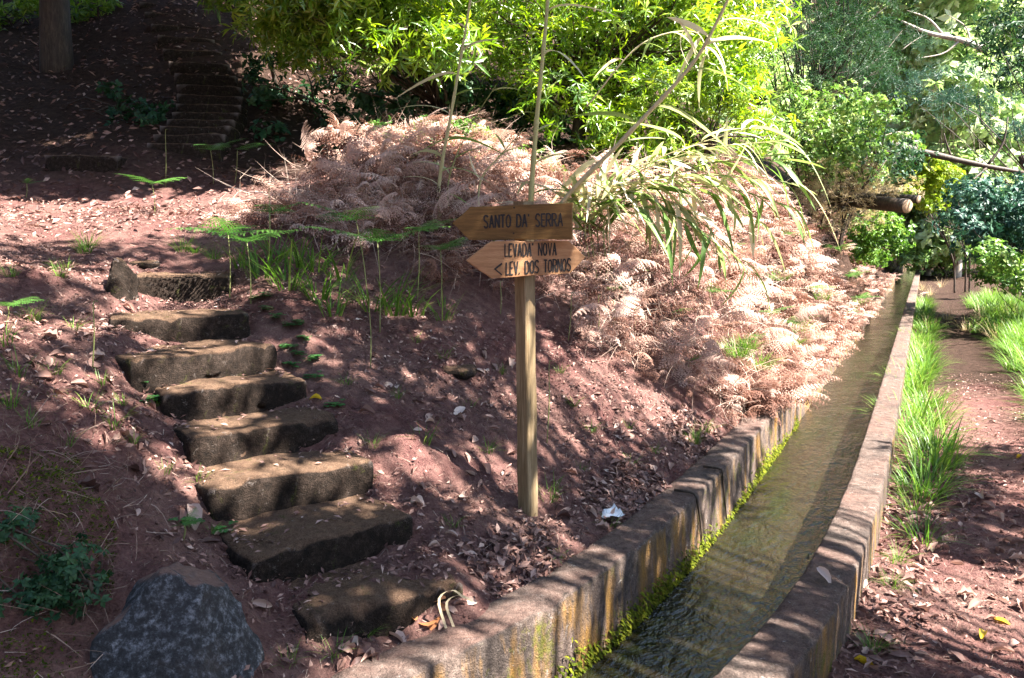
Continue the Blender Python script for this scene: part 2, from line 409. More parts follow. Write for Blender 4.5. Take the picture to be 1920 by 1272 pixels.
# near left bank cut away above the boulder
for a in [(40, 1255, 2.15), (20, 950, 2.45), (50, 850, 2.75), (150, 760, 3.2), (60, 640, 3.9), (40, 540, 4.6), (120, 520, 5.0), (230, 950, 2.9), (200, 1120, 2.5), (340, 1080, 2.75), (560, 1245, 2.55), (420, 1260, 2.35), (200, 620, 4.3), (60, 480, 5.5)]: cpx(*a)
for y, d, z in [(12, 3, 2.9), (12, 6, 4.6), (16, 2, 2.4), (16, 5, 4.4), (22, 2, 2.3), (22, 6, 5), (30, 3, 3), (30, 8, 6.5), (40, 4, 3.5), (40, 10, 8), (16, 12, 8), (20, 18, 12), (30, 20, 14), (45, 25, 18), (10, 25, 14), (55, 5, 4.5), (55, 30, 22)]:
    p = lpt(np.array(float(y)), -(CW + d)); cp(p[0], p[1], z)
for y, d, z in [(8, 18, 9.5), (4, 14, 6.5), (0, 9, 4), (-3, 6, 3), (-3, 14, 6), (-5, 2.5, 1), (2, 5.4, 2.2), (0, 4, 1.7), (-1, 2, .9)]:
    cp(.6 * y - 1.0 - .857 * (CW + d), y + .515 * (CW + d), z)
for y in (9, 10, 12, 13, 14.5, 16, 18, 20, 23, 26):
    for d, z in ((.2, .85), (.6, 1.55), (1, 2.05), (1.6, 2.5), (2.5, 3.0)):
        p = lpt(np.array(float(y)), -(CW + LW + d)); cp(p[0], p[1], z + (.1 if y in (10, 13, 18) else -.08))
cp(-.63, 2.72, .325); cp(-.34, 2.95, .325); cp(-.5, 2.85, .325); cp(-.16, 3.05, .32)
CP = np.array(CP)
def _tps(r2): return np.where(r2 > 1e-12, .5 * r2 * np.log(np.maximum(r2, 1e-12)), 0)
_n = len(CP); _D = ((CP[:, None, :2] - CP[None, :, :2]) ** 2).sum(-1)
_Kt = _tps(_D) + np.eye(_n) * .02
_Pm = np.concatenate([np.ones((_n, 1)), CP[:, :2]], 1)
_sol = np.linalg.solve(np.block([[_Kt, _Pm], [_Pm.T, np.zeros((3, 3))]]), np.concatenate([CP[:, 2], np.zeros(3)]))
def rbf(x, y):
    out = np.empty(len(x))
    for i in range(0, len(x), 20000):
        X = np.stack([x[i:i + 20000], y[i:i + 20000]], 1)
        D = (X ** 2).sum(1)[:, None] + (CP[:, :2] ** 2).sum(1)[None] - 2 * X @ CP[:, :2].T
        out[i:i + 20000] = _tps(np.maximum(D, 0)) @ _sol[:_n] + _sol[_n] + X @ _sol[_n + 1:]
    return out
def H(x, y, carve=False):
    x = np.atleast_1d(np.asarray(x, float)); y = np.atleast_1d(np.asarray(y, float))
    d, f = ldist(x, y)
    P = np.stack([x, y], 1)
    z = np.zeros(len(x))
    L = d < -.35
    fine = noise(P, .9, 3, 4, .5) * .020 + noise(P, 6, 4, 3, .6) * .007 + np.abs(noise(P, 9, 14, 3, .6)) * .008 * np.clip(noise(P, .8, 15, 2) + .6, 0, 1.5)
    if L.any(): 
        dd = -(d[L] + CW + LW)
        z[L] = rbf(x[L], y[L]) + fine[L] * np.clip(dd * 3, .1, 1)
        z[L] = np.maximum(z[L], WT - .06)
    Rr = ~L; dr = d[Rr]
    # path: nearly level, gentle grassy shoulder on the outer side, then falling away
    sh = .16 * np.exp(-((dr - 2.0) / .55) ** 2) * np.clip((y[Rr] - 4) / 3, 0, 1)
    z[Rr] = sh + fine[Rr] * .7 - .0 - np.clip(dr - 3.2, 0, 100) * .35 * np.clip(1 - (dr - 3.2) / 60, .3, 1)
    if carve:
        c = (d > -(CW + LW * .55)) & (d < RW * .55)
        z[c] = -.7
    return z
def H1(x, y): return float(H([x], [y])[0])
def hit(U, Vv):
    """where the pixel's ray meets the ground"""
    U = np.atleast_1d(np.asarray(U, float)); Vv = np.atleast_1d(np.asarray(Vv, float))
    ys = 1.3 * np.exp(np.linspace(0, math.log(40), 160))
    out = np.zeros((len(U), 3))
    for i in range(len(U)):
        d = ray(U[i], Vv[i]); P = CAM + d[None] * (ys / d[1])[:, None]
        g = H(P[:, 0], P[:, 1]) - P[:, 2]
        k = np.argmax(g > 0) if (g > 0).any() else len(ys) - 1
        if k > 0:
            a = g[k - 1] / (g[k - 1] - g[k] + 1e-9); yy = ys[k - 1] + (ys[k] - ys[k - 1]) * np.clip(a, 0, 1)
        else: yy = ys[0]
        q = CAM + d * (yy / d[1]); q[2] = H1(q[0], q[1]); out[i] = q
    return out
def hit1(u, v): return hit([u], [v])[0]
def normals(x, y, e=.05):
    n = np.stack([H(x - e, y) - H(x + e, y), H(x, y - e) - H(x, y + e), np.full(len(x), 2 * e)], 1)
    return norm(n)

def build_ground():
    th = np.concatenate([np.linspace(-42, 42, 340), np.linspace(42, 318, 60)[1:-1]])
    th = np.radians(th)
    r = np.concatenate([np.linspace(.05, 1.5, 12)[:-1], 1.5 * np.exp(np.linspace(0, math.log(60 / 1.5), 320))])
    T, R_ = np.meshgrid(th, r)
    x = (np.sin(T) * R_).ravel(); y = (np.cos(T) * R_).ravel()
    z = H(x, y, True)
    nt_, nr = len(th), len(r)
    i = np.arange(nr - 1)[:, None]; j = np.arange(nt_)[None]
    q = np.stack([i * nt_ + j, i * nt_ + (j + 1) % nt_, (i + 1) * nt_ + (j + 1) % nt_, (i + 1) * nt_ + j], -1).reshape(-1, 4)[:, ::-1]
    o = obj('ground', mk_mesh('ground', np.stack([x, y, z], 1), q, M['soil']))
    o['kind'] = 'structure'
build_ground()

def build_water():
    y = np.linspace(-4, 55, 500); a = np.linspace(-CW - .06, .06, 9)
    V = []; fl = []
    s = np.concatenate([[0], np.cumsum(np.hypot(np.diff(RX(y)), np.diff(y)))])
    for k in a:
        p = lpt(y, np.full(len(y), k)); V.append(np.concatenate([p, np.full((len(y), 1), WZ)], 1)); fl.append(np.stack([np.full(len(y), k), s, 0 * s], 1))
    V = np.stack(V, 1); fl = np.stack(fl, 1).reshape(-1, 3); n, m = V.shape[:2]
    V = V.reshape(-1, 3); V[:, 2] += noise(fl * np.array([1, .5, 1]), 2.5, 5, 2) * .004
    i = np.arange(n - 1)[:, None]; j = np.arange(m - 1)[None]
    q = np.stack([i * m + j, i * m + j + 1, (i + 1) * m + j + 1, (i + 1) * m + j], -1).reshape(-1, 4)
    me = mk_mesh('water', V, q, M['water'])
    at = me.attributes.new('flow', 'FLOAT_VECTOR', 'POINT'); at.data.foreach_set('vector', fl.astype(np.float32).ravel())
    o = obj('water', me); o['kind'] = 'structure'
build_water()

def wall(name, label, prof, y0, y1, seed, step_=.03):
    """sweep a profile [(d, z, edge)] along the channel"""
    y = [y0]
    while y[-1] < y1: y.append(y[-1] + step_ * max(1, y[-1] / 4))
    y = np.array(y); prof = np.array(prof)
    V = []
    for (d, z) in prof:
        p = lpt(y, np.full(len(y), d)); V.append(np.concatenate([p, np.full((len(y), 1), z)], 1))
    V = np.stack(V, 1); n, m = V.shape[:2]; P = V.reshape(-1, 3)
    off = noise(P, 2.2, seed, 5, .55) * .010
    dirs = np.stack([noise(P, 5, seed + 1, 4), noise(P, 5, seed + 2, 4), noise(P, 4, seed + 3, 4)], 1)
    P = P + dirs * .0016 + off[:, None] * .3 * np.array([.3, -.3, .6])
    # chipped arrises
    ed = np.tile(prof_edge(prof), n)
    chip = np.clip(noise(P, 3.5, seed + 7, 5, .6) - .35, 0, 2)
    P[:, 2] -= ed * chip * .02
    i = np.arange(n - 1)[:, None]; j = np.arange(m - 1)[None]
    q = np.stack([i * m + j, i * m + j + 1, (i + 1) * m + j + 1, (i + 1) * m + j], -1).reshape(-1, 4)[:, ::-1]
    return mk_mesh(name, P, q, M['concrete'])
def prof_edge(prof):
    d = prof[:, 0]; z = prof[:, 1]; t = z > z.max() - .012
    lo, hi = d[t].min(), d[t].max()
    return np.exp(-np.minimum(abs(d - lo), abs(d - hi)) / .03) * (z > z.max() - .05)
def profile(d0, d1, zt, zb0, zb1, bat0=0., bat1=0.):
    p = [(d0 - bat0 * (zt - z), z) for z in np.linspace(zb0, zt - .012, 14)]
    p += [(d, zt) for d in np.linspace(d0 + .012 * (1 if d1 > d0 else -1), d1 - .012 * (1 if d1 > d0 else -1), 10)]
    p += [(d1 + bat1 * (zt - z), z) for z in np.linspace(zt - .012, zb1, 12)]
    return p
tag(obj('levada_wall', wall('levada_wall', '', profile(-CW - LW, -CW, WT, -.3, -.7, 0, .06), -4, 55, 21)),
    'mossy concrete channel wall along the foot of the slope, streaked ochre above the water', 'wall')
left_wall = bpy.data.objects['levada_wall']
rw = obj('levada_wall', wall('levada_wall', '', profile(0, RW, WT, -.7, -.2, 0, .03), -4, 55, 31))
tag(rw, 'weathered concrete channel wall between the running water and the dirt path', 'wall')

# ------------------------------------------------------------------ steps and stones
def rough_box(L, D, Hh, seed, rnd=.03, amp=.012, n=(26, 14, 9), corner=.0):
    """box L x D x Hh centred in x, front at y=0 going back, top at z=0, rounded and pitted"""
    g = []; Fc = []; off = 0
    nx, ny, nz = n
    def face(A, B, C, a, b):
        nonlocal off
        s, t = np.meshgrid(np.linspace(0, 1, a), np.linspace(0, 1, b), indexing='ij')
        P = A + s[..., None] * (B - A) + t[..., None] * (C - A)
        g.append(P.reshape(-1, 3))
        i = np.arange(a - 1)[:, None]; j = np.arange(b - 1)[None]
        Fc.append(np.stack([i * b + j, (i + 1) * b + j, (i + 1) * b + j + 1, i * b + j + 1], -1).reshape(-1, 4) + off); off += a * b
    c = lambda x, y, z: np.array([x * L / 2, y * D, -z * Hh])
    face(c(-1, 0, 0), c(1, 0, 0), c(-1, 1, 0), nx, ny)      # top
    face(c(-1, 0, 1), c(1, 0, 1), c(-1, 0, 0), nx, nz)      # front
    face(c(1, 0, 1), c(1, 1, 1), c(1, 0, 0), ny, nz)        # right
    face(c(-1, 1, 1), c(-1, 0, 1), c(-1, 1, 0), ny, nz)     # left
    face(c(1, 1, 1), c(-1, 1, 1), c(1, 1, 0), nx, nz)       # back
    P = np.concatenate(g); Q = np.concatenate(Fc)
    # merge by position
    key = np.round(P * 1e4).astype(np.int64); _, idx, inv = np.unique(key, axis=0, return_index=True, return_inverse=True)
    P = P[idx]; Q = inv.ravel()[Q]
    # round edges
    lo = np.array([-L / 2, 0, -Hh * 2]) + rnd; hi = np.array([L / 2, D, 0]) - rnd
    cl = np.clip(P, lo, hi); dv = P - cl; dl = np.linalg.norm(dv, axis=1, keepdims=True)
    P = np.where(dl > 1e-6, cl + dv / np.maximum(dl, 1e-6) * np.minimum(dl, rnd), P)
    r = np.random.default_rng(seed); sh = r.uniform(0, 50, 3)
    nv = np.stack([noise(P + sh, 4, seed, 4, .6), noise(P + sh, 4, seed + 1, 4, .6), noise(P + sh, 4, seed + 2, 4, .6)], 1)
    lowf = np.stack([noise(P + sh, 1.3, seed + 5, 2), noise(P + sh, 1.3, seed + 6, 2), noise(P + sh, 1.3, seed + 7, 2)], 1)
    return P + nv * amp + lowf * amp * 1.3, Q
st = thing('stone_staircase', 'flight of eight worn mossy stone steps climbing from the channel wall', 'stairs', tuple(SW[-1][0]))
for i, (A, B) in enumerate(SW):
    m = (A + B) / 2; L = np.linalg.norm((B - A)[:2]); yaw = math.atan2((B - A)[1], (B - A)[0])
    V, Q = rough_box(L + .03, .46, .26, 100 + i * 11, .026, .0048 if i < 7 else .007, (40, 20, 12))
    fr = np.exp(-np.maximum(V[:, 1], 0) / .05) * (V[:, 2] > -.12); V[:, 2] -= fr * np.clip(noise(V, 2.6, 700 + i, 5, .6) - (.4 if i < 7 else -.2), 0, 2) * (.035 if i < 7 else .05)
    c, s_ = math.cos(yaw), math.sin(yaw)
    V = np.stack([V[:, 0] * c - V[:, 1] * s_, V[:, 0] * s_ + V[:, 1] * c, V[:, 2]], 1)
    o = obj('step', mk_mesh('step', V, Q, M['step_stone']), st, tuple(m - SW[-1][0]))

# upper flight in the shade of the wood
up0, up1 = at_y(345, 268, 9.6), at_y(312, 8, 14.1)
us = thing('stone_staircase', 'dark upper flight of stone steps rising through the shaded wood', 'stairs', tuple(up0))
mid = at_y(392, 160, 11.4)
pc = curve([up0, mid, up1], 15)
for i, p in enumerate(pc):
    V, Q = rough_box(.86, .5, .3, 300 + i * 7, .02, .006, (14, 7, 6))
    t = pc[min(i + 1, 14)] - pc[max(i - 1, 0)]; yaw = -math.atan2(t[0], t[1]) * .6
    c, s_ = math.cos(yaw), math.sin(yaw)
    V = np.stack([V[:, 0] * c - V[:, 1] * s_, V[:, 0] * s_ + V[:, 1] * c, V[:, 2]], 1)
    obj('step', mk_mesh('step', V, Q, M['step_stone']), us, tuple(p - up0))
p = at_y(150, 292, 9.0); V, Q = rough_box(.85, .6, .3, 511, .02, .007, (16, 8, 8))
tag(obj('landing_step', mk_mesh('landing_step', V, Q, M['step_stone']), None, tuple(p)), 'single dark stone step across the leaf-strewn landing in the shade', 'step')
p = at_y(212, 398, 7.5); V, Q = rough_box(.46, .5, .2, 517, .02, .007, (16, 10, 8))
tag(obj('stone_slab', mk_mesh('stone_slab', V, Q, M['step_stone']), None, (p[0], p[1], p[2] + .03)), 'flat sunlit stone slab set in the path above the steps', 'slab')

def rock(name, label, centre, rad, seed, mat, amp=.16, cut=()):
    n1, n2 = 56, 34
    a, b = np.meshgrid(np.linspace(0, 2 * math.pi, n1, endpoint=False), np.linspace(0, math.pi, n2))
    D = np.stack([np.sin(b) * np.cos(a), np.sin(b) * np.sin(a), np.cos(b)], -1).reshape(-1, 3)
    P = D * (1 + amp * noise(D, .35, seed, 2, .5))[:, None]
    for (nx, ny, nz, h) in cut:
        nn = np.array([nx, ny, nz], float); nn /= np.linalg.norm(nn)
        ex = np.maximum(P @ nn - h, 0); P = P - ex[:, None] * nn * .93
    P = P * np.array(rad); P = P + norm(P) * (noise(P, 4, seed + 1, 5, .6) * .012)[:, None]
    i = np.arange(n2 - 1)[:, None]; j = np.arange(n1)[None]
    q = np.stack([i * n1 + j, (i + 1) * n1 + j, (i + 1) * n1 + (j + 1) % n1, i * n1 + (j + 1) % n1], -1).reshape(-1, 4)
    o = obj(name, mk_mesh(name, P, q, M[mat]), None, tuple(centre))
    tag(o, label, 'rock'); return o
c = at_y(325, 1250, 2.42)
rock('boulder', 'big grey lichen-speckled boulder beside the lowest steps', c, (.285, .27, .36), 41, 'boulder_stone', .12, [(.1, -.8, .6, .74), (.9, -.3, .45, .80), (-.5, -.2, .8, .80), (.3, .3, 1, .84)])
c = at_y(222, 545, 5.05)
rock('rock', 'pointed mossy rock propped at the left end of the top step', c, (.13, .13, .24), 47, 'step_stone', .12, [(.9, -.4, .5, .5), (-.8, -.4, .45, .5), (0, -1, .2, .6)])
for (u, v, r, lb) in [(862, 700, .10, 'flat half-buried brown stone on the slope behind the signpost'), (270, 498, .07, 'small flat stone on the path just above the top step'), (690, 385, .09, 'dark stone showing through the fern heap')]:
    c = hit1(u, v); rock('stone', lb, (c[0], c[1], c[2] + .01), (r * 1.4, r, r * .55), int(u), 'step_stone', .15, [(0, 0, 1, .7)])

# ------------------------------------------------------------------ signpost
GL = {  # letters as strokes in a 0..1 box (x right, y up)
    'S': [[(.95, .88), (.7, 1), (.3, 1), (.06, .86), (.06, .66), (.3, .54), (.7, .46), (.95, .32), (.95, .14), (.7, 0), (.3, 0), (.03, .12)]],
    'A': [[(0, 0), (.5, 1), (1, 0)], [(.18, .34), (.82, .34)]], 'N': [[(0, 0), (0, 1), (1, 0), (1, 1)]],
    'T': [[(0, 1), (1, 1)], [(.5, 1), (.5, 0)]], 'O': [[(.5, 1), (.15, .9), (0, .6), (0, .4), (.15, .1), (.5, 0), (.85, .1), (1, .4), (1, .6), (.85, .9), (.5, 1)]],
    'D': [[(0, 0), (0, 1), (.5, 1), (.88, .85), (1, .55), (1, .42), (.88, .14), (.5, 0), (0, 0)]], 'E': [[(1, 1), (0, 1), (0, 0), (1, 0)], [(0, .52), (.8, .52)]],
    'R': [[(0, 0), (0, 1), (.65, 1), (.95, .88), (.95, .62), (.65, .5), (0, .5)], [(.5, .5), (1, 0)]], 'L': [[(0, 1), (0, 0), (1, 0)]],
    'V': [[(0, 1), (.5, 0), (1, 1)]], '.': [[(.1, 0), (.1, .06)]], "'": [[(.3, 1), (.15, .86)]], '<': [[(1, .95), (0, .5), (1, .05)]], ' ': []}
WD = {'.': .25, "'": .18, ' ': .75, 'T': .9, 'L': .8, 'E': .8}
def lettering(text, x0, x1, z0, z1, slant, w, seed):
    r = np.random.default_rng(seed); acc = Acc()
    ws = [WD.get(c, 1.) for c in text]; gap = .42; tot = sum(ws) + gap * (len(text) - 1); k = (x1 - x0) / tot; x = x0
    out = [acc]
    for c, wd in zip(text, ws):
        if c == ' ': acc = Acc(); out.append(acc)
        for st_ in GL[c]:
            pts = np.array([(x + px * wd * k, z0 + pz * (z1 - z0)) for px, pz in st_]) + r.normal(size=(len(st_), 2)) * .0006
            pts[:, 1] += slant * (pts[:, 0] - x0)
            for a, b in zip(pts[:-1], pts[1:]):
                d = (b - a) / max(np.linalg.norm(b - a), 1e-6); n = np.array([-d[1], d[0]]) * w / 2 * r.uniform(.8, 1.2)
                e = d * w * .35
                q = [a - e * .3 + n, a - e - n * 0, a - e * .3 - n, b + e * .3 - n, b + e, b + e * .3 + n]
                lo = [(p_[0], 0, p_[1]) for p_ in q]; hi = [(p_[0], -.0022, p_[1]) for p_ in q]
                acc.add(np.array(lo + hi), np.array([[6, 7, 8], [6, 8, 9], [6, 9, 11], [9, 10, 11]]))
                i = np.arange(6); acc.F.setdefault(4, []).append(np.stack([i, (i + 1) % 6, (i + 1) % 6 + 6, i + 6], 1) + acc.n - 12)
        x += (wd + gap) * k
    return out
def board(outline, thick, seed, amp=.0012):
    """outline in (x,z) clockwise, front at y=0, back at y=thick; a small chamfer on the front"""
    O = np.array(outline, float); n = len(O)
    # subdivide edges
    P = []
    for i in range(n):
        a, b = O[i], O[(i + 1) % n]; m = max(2, int(np.linalg.norm(b - a) / .03))
        for t in np.arange(m) / m: P.append(a + (b - a) * t)
    P = np.array(P); k = len(P); c = P.mean(0)
    r = np.random.default_rng(seed); P = P + r.normal(size=P.shape) * amp
    ins = c + (P - c) * (1 - .003 / np.maximum(np.linalg.norm(P - c, axis=1), .01))[:, None]
    rings = [(ins, 0.), (P, .003), (P, thick - .003), (ins, thick)]
    V = np.concatenate([np.stack([p[:, 0], np.full(k, y), p[:, 1]], 1) for p, y in rings] + [np.array([[c[0], 0, c[1]], [c[0], thick, c[1]]])])
    i = np.arange(k); j = (i + 1) % k
    q = np.concatenate([np.stack([i + a * k, j + a * k, j + (a + 1) * k, i + (a + 1) * k], 1) for a in range(3)])
    t = np.concatenate([np.stack([np.full(k, 4 * k), j, i], 1), np.stack([np.full(k, 4 * k + 1), i + 3 * k, j + 3 * k], 1)])
    return V, [q, t]
def build_signpost():
    PX = F / POST[1] * .993         # pixels per metre at the post
    foot = np.array([POST[0], POST[1], POST[2]])
    sp = thing('signpost', 'wooden signpost carrying two hand-lettered arrow boards on the slope', 'signpost', tuple(foot))
    top = at_y(982, 377, POST[1]) + np.array([0, .03, 0]); rel = top - foot
    # post, square, corner turned to the path
    s = .0385; acc = []
    ring = np.array([(-1, -1), (-.9, -1), (.9, -1), (1, -.9), (1, .9), (.9, 1), (-.9, 1), (-1, .9)]) * s
    ring = np.array([(-.88, -1), (.88, -1), (1, -.88), (1, .88), (.88, 1), (-.88, 1), (-1, .88), (-1, -.88)]) * s
    ca, sa = math.cos(math.radians(46)), math.sin(math.radians(46)); ring = ring @ np.array([[ca, sa], [-sa, ca]])
    hs = np.linspace(-.25, 1, 40); V = []
    for h in hs:
        c = rel * h; V.append(np.concatenate([ring * (1 + .012 * math.sin(h * 9)) + c[:2], np.full((8, 1), c[2])], 1))
    V = np.concatenate(V); V += (noise(V, 3, 61, 4) * .0012)[:, None]
    i = np.arange(39)[:, None]; j = np.arange(8)[None]
    q = np.stack([i * 8 + j, i * 8 + (j + 1) % 8, (i + 1) * 8 + (j + 1) % 8, (i + 1) * 8 + j], -1).reshape(-1, 4)
    capf = np.array([[39 * 8 + k for k in range(8)]])
    obj('post', mk_mesh('post', V, [q, capf], M['post_wood'], smooth=False), sp)
    def place(px_outline, centre_px, yaw, tilt, mat, label, thick, texts, nails, seed, fwd):
        cx, cz = centre_px
        O = [((u - cx) / PX / math.cos(yaw), (cz - v) / PX) for u, v in px_outline]
        V, Fc = board(O, thick, seed)
        w = at_y(cx, cz, POST[1] - fwd) - foot
        b = obj('sign_board', mk_mesh('sign_board', V, Fc, M[mat], smooth=False), sp, tuple(w)); b['label'] = label
        b.rotation_euler = (0, tilt, yaw)
        for (tx, u0, u1, v0, v1, sl, wd, sd) in texts:
            for a in lettering(tx, (u0 - cx) / PX, (u1 - cx) / PX, (cz - v1) / PX, (cz - v0) / PX, sl, wd, sd):
                obj('lettering', a.mesh('lettering', M['letter'], (0, .0005, 0), False), b)
        for (u, v) in nails:
            n = 8; an = np.arange(n) / n * 6.283; r_ = .0065
            c0 = ((u - cx) / PX, (cz - v) / PX)
            Vn = np.concatenate([np.stack([c0[0] + r_ * np.cos(an), np.full(n, .001), c0[1] + r_ * np.sin(an)], 1), [[c0[0], -.0025, c0[1]]]])
            obj('nail', mk_mesh('nail', Vn, np.array([[k, (k + 1) % n, n] for k in range(n)]), M['nail']), b)
    place([(850, 418), (884, 389), (1068, 383), (1068, 448), (882, 449)], (963, 418), math.radians(-11), 0.0, 'board_wood',
          'upper arrow board pointing left reading SANTO DA SERRA', .026,
          [("SANTO DA' SERRA", 908, 1052, 405, 427, .022, .0075, 1)], [(964, 391), (963, 437)], 5, .065)
    place([(879, 489), (923, 454), (1066, 453), (1097, 484), (1068, 513), (925, 521)], (985, 487), math.radians(13), math.radians(0), 'board_wood_pale',
          'lower double-pointed board reading LEVADA NOVA and LEV. DOS TORNOS', .028,
          [("LEVADA' NOVA", 947, 1043, 459, 481, .02, .0065, 2), ('LEV. DOS TORNOS', 949, 1071, 492, 514, .05, .0065, 3), ('<', 928, 941, 493, 515, 0, .0075, 4)], [(985, 460), (986, 512)], 6, .075)
build_signpost()

# ------------------------------------------------------------------ leaf, blade and frond templates
def t_leaf(w=.3, fold=.06, droop=.15, n=2):
    """length 1 along +Y"""
    V = [(0, 0, 0)]; Fc = []
    ts = np.linspace(0, 1, n + 2)[1:-1]
    for t in ts:
        ww = w / 2 * math.sin(math.pi * t ** .85) ** .8; z = -droop * t * t
        V += [(-ww, t, z + fold), (0, t, z), (ww, t, z + fold)]
    V.append((0, 1, -droop)); e = len(V) - 1
    Fc += [(0, 2, 1), (0, 3, 2)]
    for k in range(n - 1):
        a = 1 + 3 * k; b = a + 3
        Fc += [(a, a + 1, b + 1), (a, b + 1, b), (a + 1, a + 2, b + 2), (a + 1, b + 2, b + 1)]
    a = 1 + 3 * (n - 1); Fc += [(a, a + 1, e), (a + 1, a + 2, e)]
    return np.array(V, float), np.array(Fc)
def t_blade(w=.03, droop=.5, n=4, stiff=1.8):
    """grass blade, length ~1, standing up along +Z and bending to +Y"""
    V = []; Fc = []
    for k in range(n):
        t = k / n; ww = w / 2 * (1 - t * .75)
        y = droop * t ** stiff; z = t * (1 - .35 * droop * t)
        V += [(-ww, y, z), (ww, y, z)]
    V.append((0, droop, 1 - .35 * droop))
    for k in range(n - 1):
        a = 2 * k; Fc += [(a, a + 1, a + 3), (a, a + 3, a + 2)]
    a = 2 * (n - 1); Fc.append((a, a + 1, a + 2))
    return np.array(V, float), np.array(Fc)
def t_frond(npin=12, m=6, a0=.6, bend=1.3, curl=.5, plen=.30, stem=.12, seed=1, wid=.055, jit=.25):
    """fern frond of length ~1: rachis starts along +Y rising by a0 radians and bends over; pinnae both sides"""
    r = np.random.default_rng(seed); V = []; Fc = []
    ns = 24; ts = np.linspace(0, 1, ns + 1); ang = a0 - bend * ts ** 1.3
    side = r.normal() * .15
    yy = np.concatenate([[0], np.cumsum(np.cos(ang[:-1]) / ns)]); zz = np.concatenate([[0], np.cumsum(np.sin(ang[:-1]) / ns)]); xx = side * ts ** 2
    C = np.stack([xx, yy, zz], 1)
    ks = np.arange(0, ns + 1, 4)
    for k in ks:
        w = .007 * (1 - .8 * ts[k]); V += [C[k] + (-w, 0, 0), C[k] + (w, 0, 0)]
    for i in range(len(ks) - 1):
        a = 2 * i; Fc += [(a, a + 1, a + 3), (a, a + 3, a + 2)]
    for i in range(npin):
        t = stem + (0.985 - stem) * (i + .5) / npin
        k = t * ns; k0 = int(k); f = k - k0; c = C[k0] * (1 - f) + C[min(k0 + 1, ns)] * f
        an = a0 - bend * t ** 1.3; T = np.array([0, math.cos(an), math.sin(an)]); Nn = np.array([0, -math.sin(an), math.cos(an)])
        L = plen * min(1, (t - stem + .14) / .22) * (1 - (t - stem) / (1 - stem)) ** .75 + .02
        for sgn in (-1, 1):
            Lk = L * r.uniform(1 - jit, 1 + jit * .5); cu = curl * r.uniform(.5, 1.5); sw = r.uniform(.15, .5)
            d = np.array([sgn, 0, 0]) * math.cos(sw) + T * math.sin(sw)
            P = []
            for q in range(m + 1):
                s = q / m
                P.append(c + d * Lk * (s - .25 * cu * s * s) - Nn * Lk * cu * s * s * .8 + T * Lk * .25 * cu * s * s)
            P = np.array(P)
            for q in range(m):
                s = (q + .4) / m; w = wid * (1 - s) ** .7 * min(1, L / .15) + .006
                dd = norm(P[q + 1] - P[q]); sd = norm(np.cross(Nn, dd)); st_ = np.linalg.norm(P[q + 1] - P[q])
                for g in (-1, 1):
                    b = len(V); tip = P[q] + dd * st_ * .75 + sd * g * w - Nn * w * cu * .5
                    V += [P[q], P[q] + dd * st_ * .7, tip]; Fc.append((b, b + 1, b + 2) if g > 0 else (b, b + 2, b + 1))
    return np.array(V, float), np.array(Fc)
def rand_dirs(n):
    v = rng.normal(size=(n, 3)); return norm(v)
def ground_pts(n, box, poly=None, ymax=99, extra=None):
    """uniform in plan, kept where the ground projects into the pixel polygon"""
    out = []
    tot = 0
    for _ in range(60):
        x = rng.uniform(box[0], box[1], n * 2); y = rng.uniform(box[2], box[3], n * 2); z = H(x, y)
        P = np.stack([x, y, z], 1); d, _f = ldist(x, y); k = (d < -(CW + LW * .6)) | (d > RW)
        if poly is not None:
            u, v = proj(P); k &= in_poly(u, v, poly)
        if extra is not None: k &= extra(P, d)
        out.append(P[k]); tot += k.sum()
        if tot >= n: break
    return np.concatenate(out)[:n]

# ------------------------------------------------------------------ trees that shade the place
SHADE_NEAR = [(-200, 480), (230, 475), (420, 445), (560, 400), (640, 345), (800, 345), (900, 420), (1010, 540), (1200, 640), (1340, 750), (1420, 850), (1560, 850), (1660, 850), (2100, 850), (2100, 1500), (-200, 1500)]
SHADE_HILL = [(-300, -300), (440, -300), (430, 110), (470, 200), (500, 300), (420, 345), (250, 365), (100, 360), (-300, 350)]
def canopy_tree(name, label, foot, clumps, leafn, size, group, trunk_r=.22, fork=.55, mat='canopy'):
    foot = np.array(foot, float); t = thing(name, label, 'tree', tuple(foot), group)
    C = np.array(clumps); cen = C.mean(0); head = foot + (cen - foot) * np.array([.35, .35, .8])
    tr = curve([foot - (0, 0, .3), foot + (head - foot) * np.array([.2, .2, .35]), head], 14)
    a = Acc(); add_tube(a, tr, np.linspace(trunk_r, trunk_r * .45, 14), 12); obj('trunk', a.mesh('trunk', M['bark'], foot), t)
    a = Acc()
    for c in C:
        k = int(rng.uniform(fork, 1) * 13); b = tr[k]; md = (b + c) / 2 + rng.normal(size=3) * .3
        add_tube(a, curve([b, md, c], 6), np.linspace(.022, .005, 6), 5)
    obj('branches', a.mesh('branches', M['bark'], foot), t)
    V = np.array([(0, 0, 0), (-.2, .5, 0), (0, 1, -.12), (.2, .5, 0)]); Fc = np.array([(0, 3, 1), (3, 2, 1)]); a = Acc()
    for c in C:
        n = leafn; R = rng.uniform(.36, .68) * (1.9 if size > .3 else 1)
        p = c + norm(rng.normal(size=(n, 3))) * (rng.random((n, 1)) ** .5) * np.array([R, R, R * .55])
        fw = rand_dirs(n) + np.array([0, 0, -.35]); up = rand_dirs(n) * .6 + np.array([0, 0, 1])
        a.add(*scatter(V, Fc, p, frames(fw, up), rng.uniform(.7, 1.25, n) * size))
    obj('crown', a.mesh('crown', M[mat], foot, False), t)
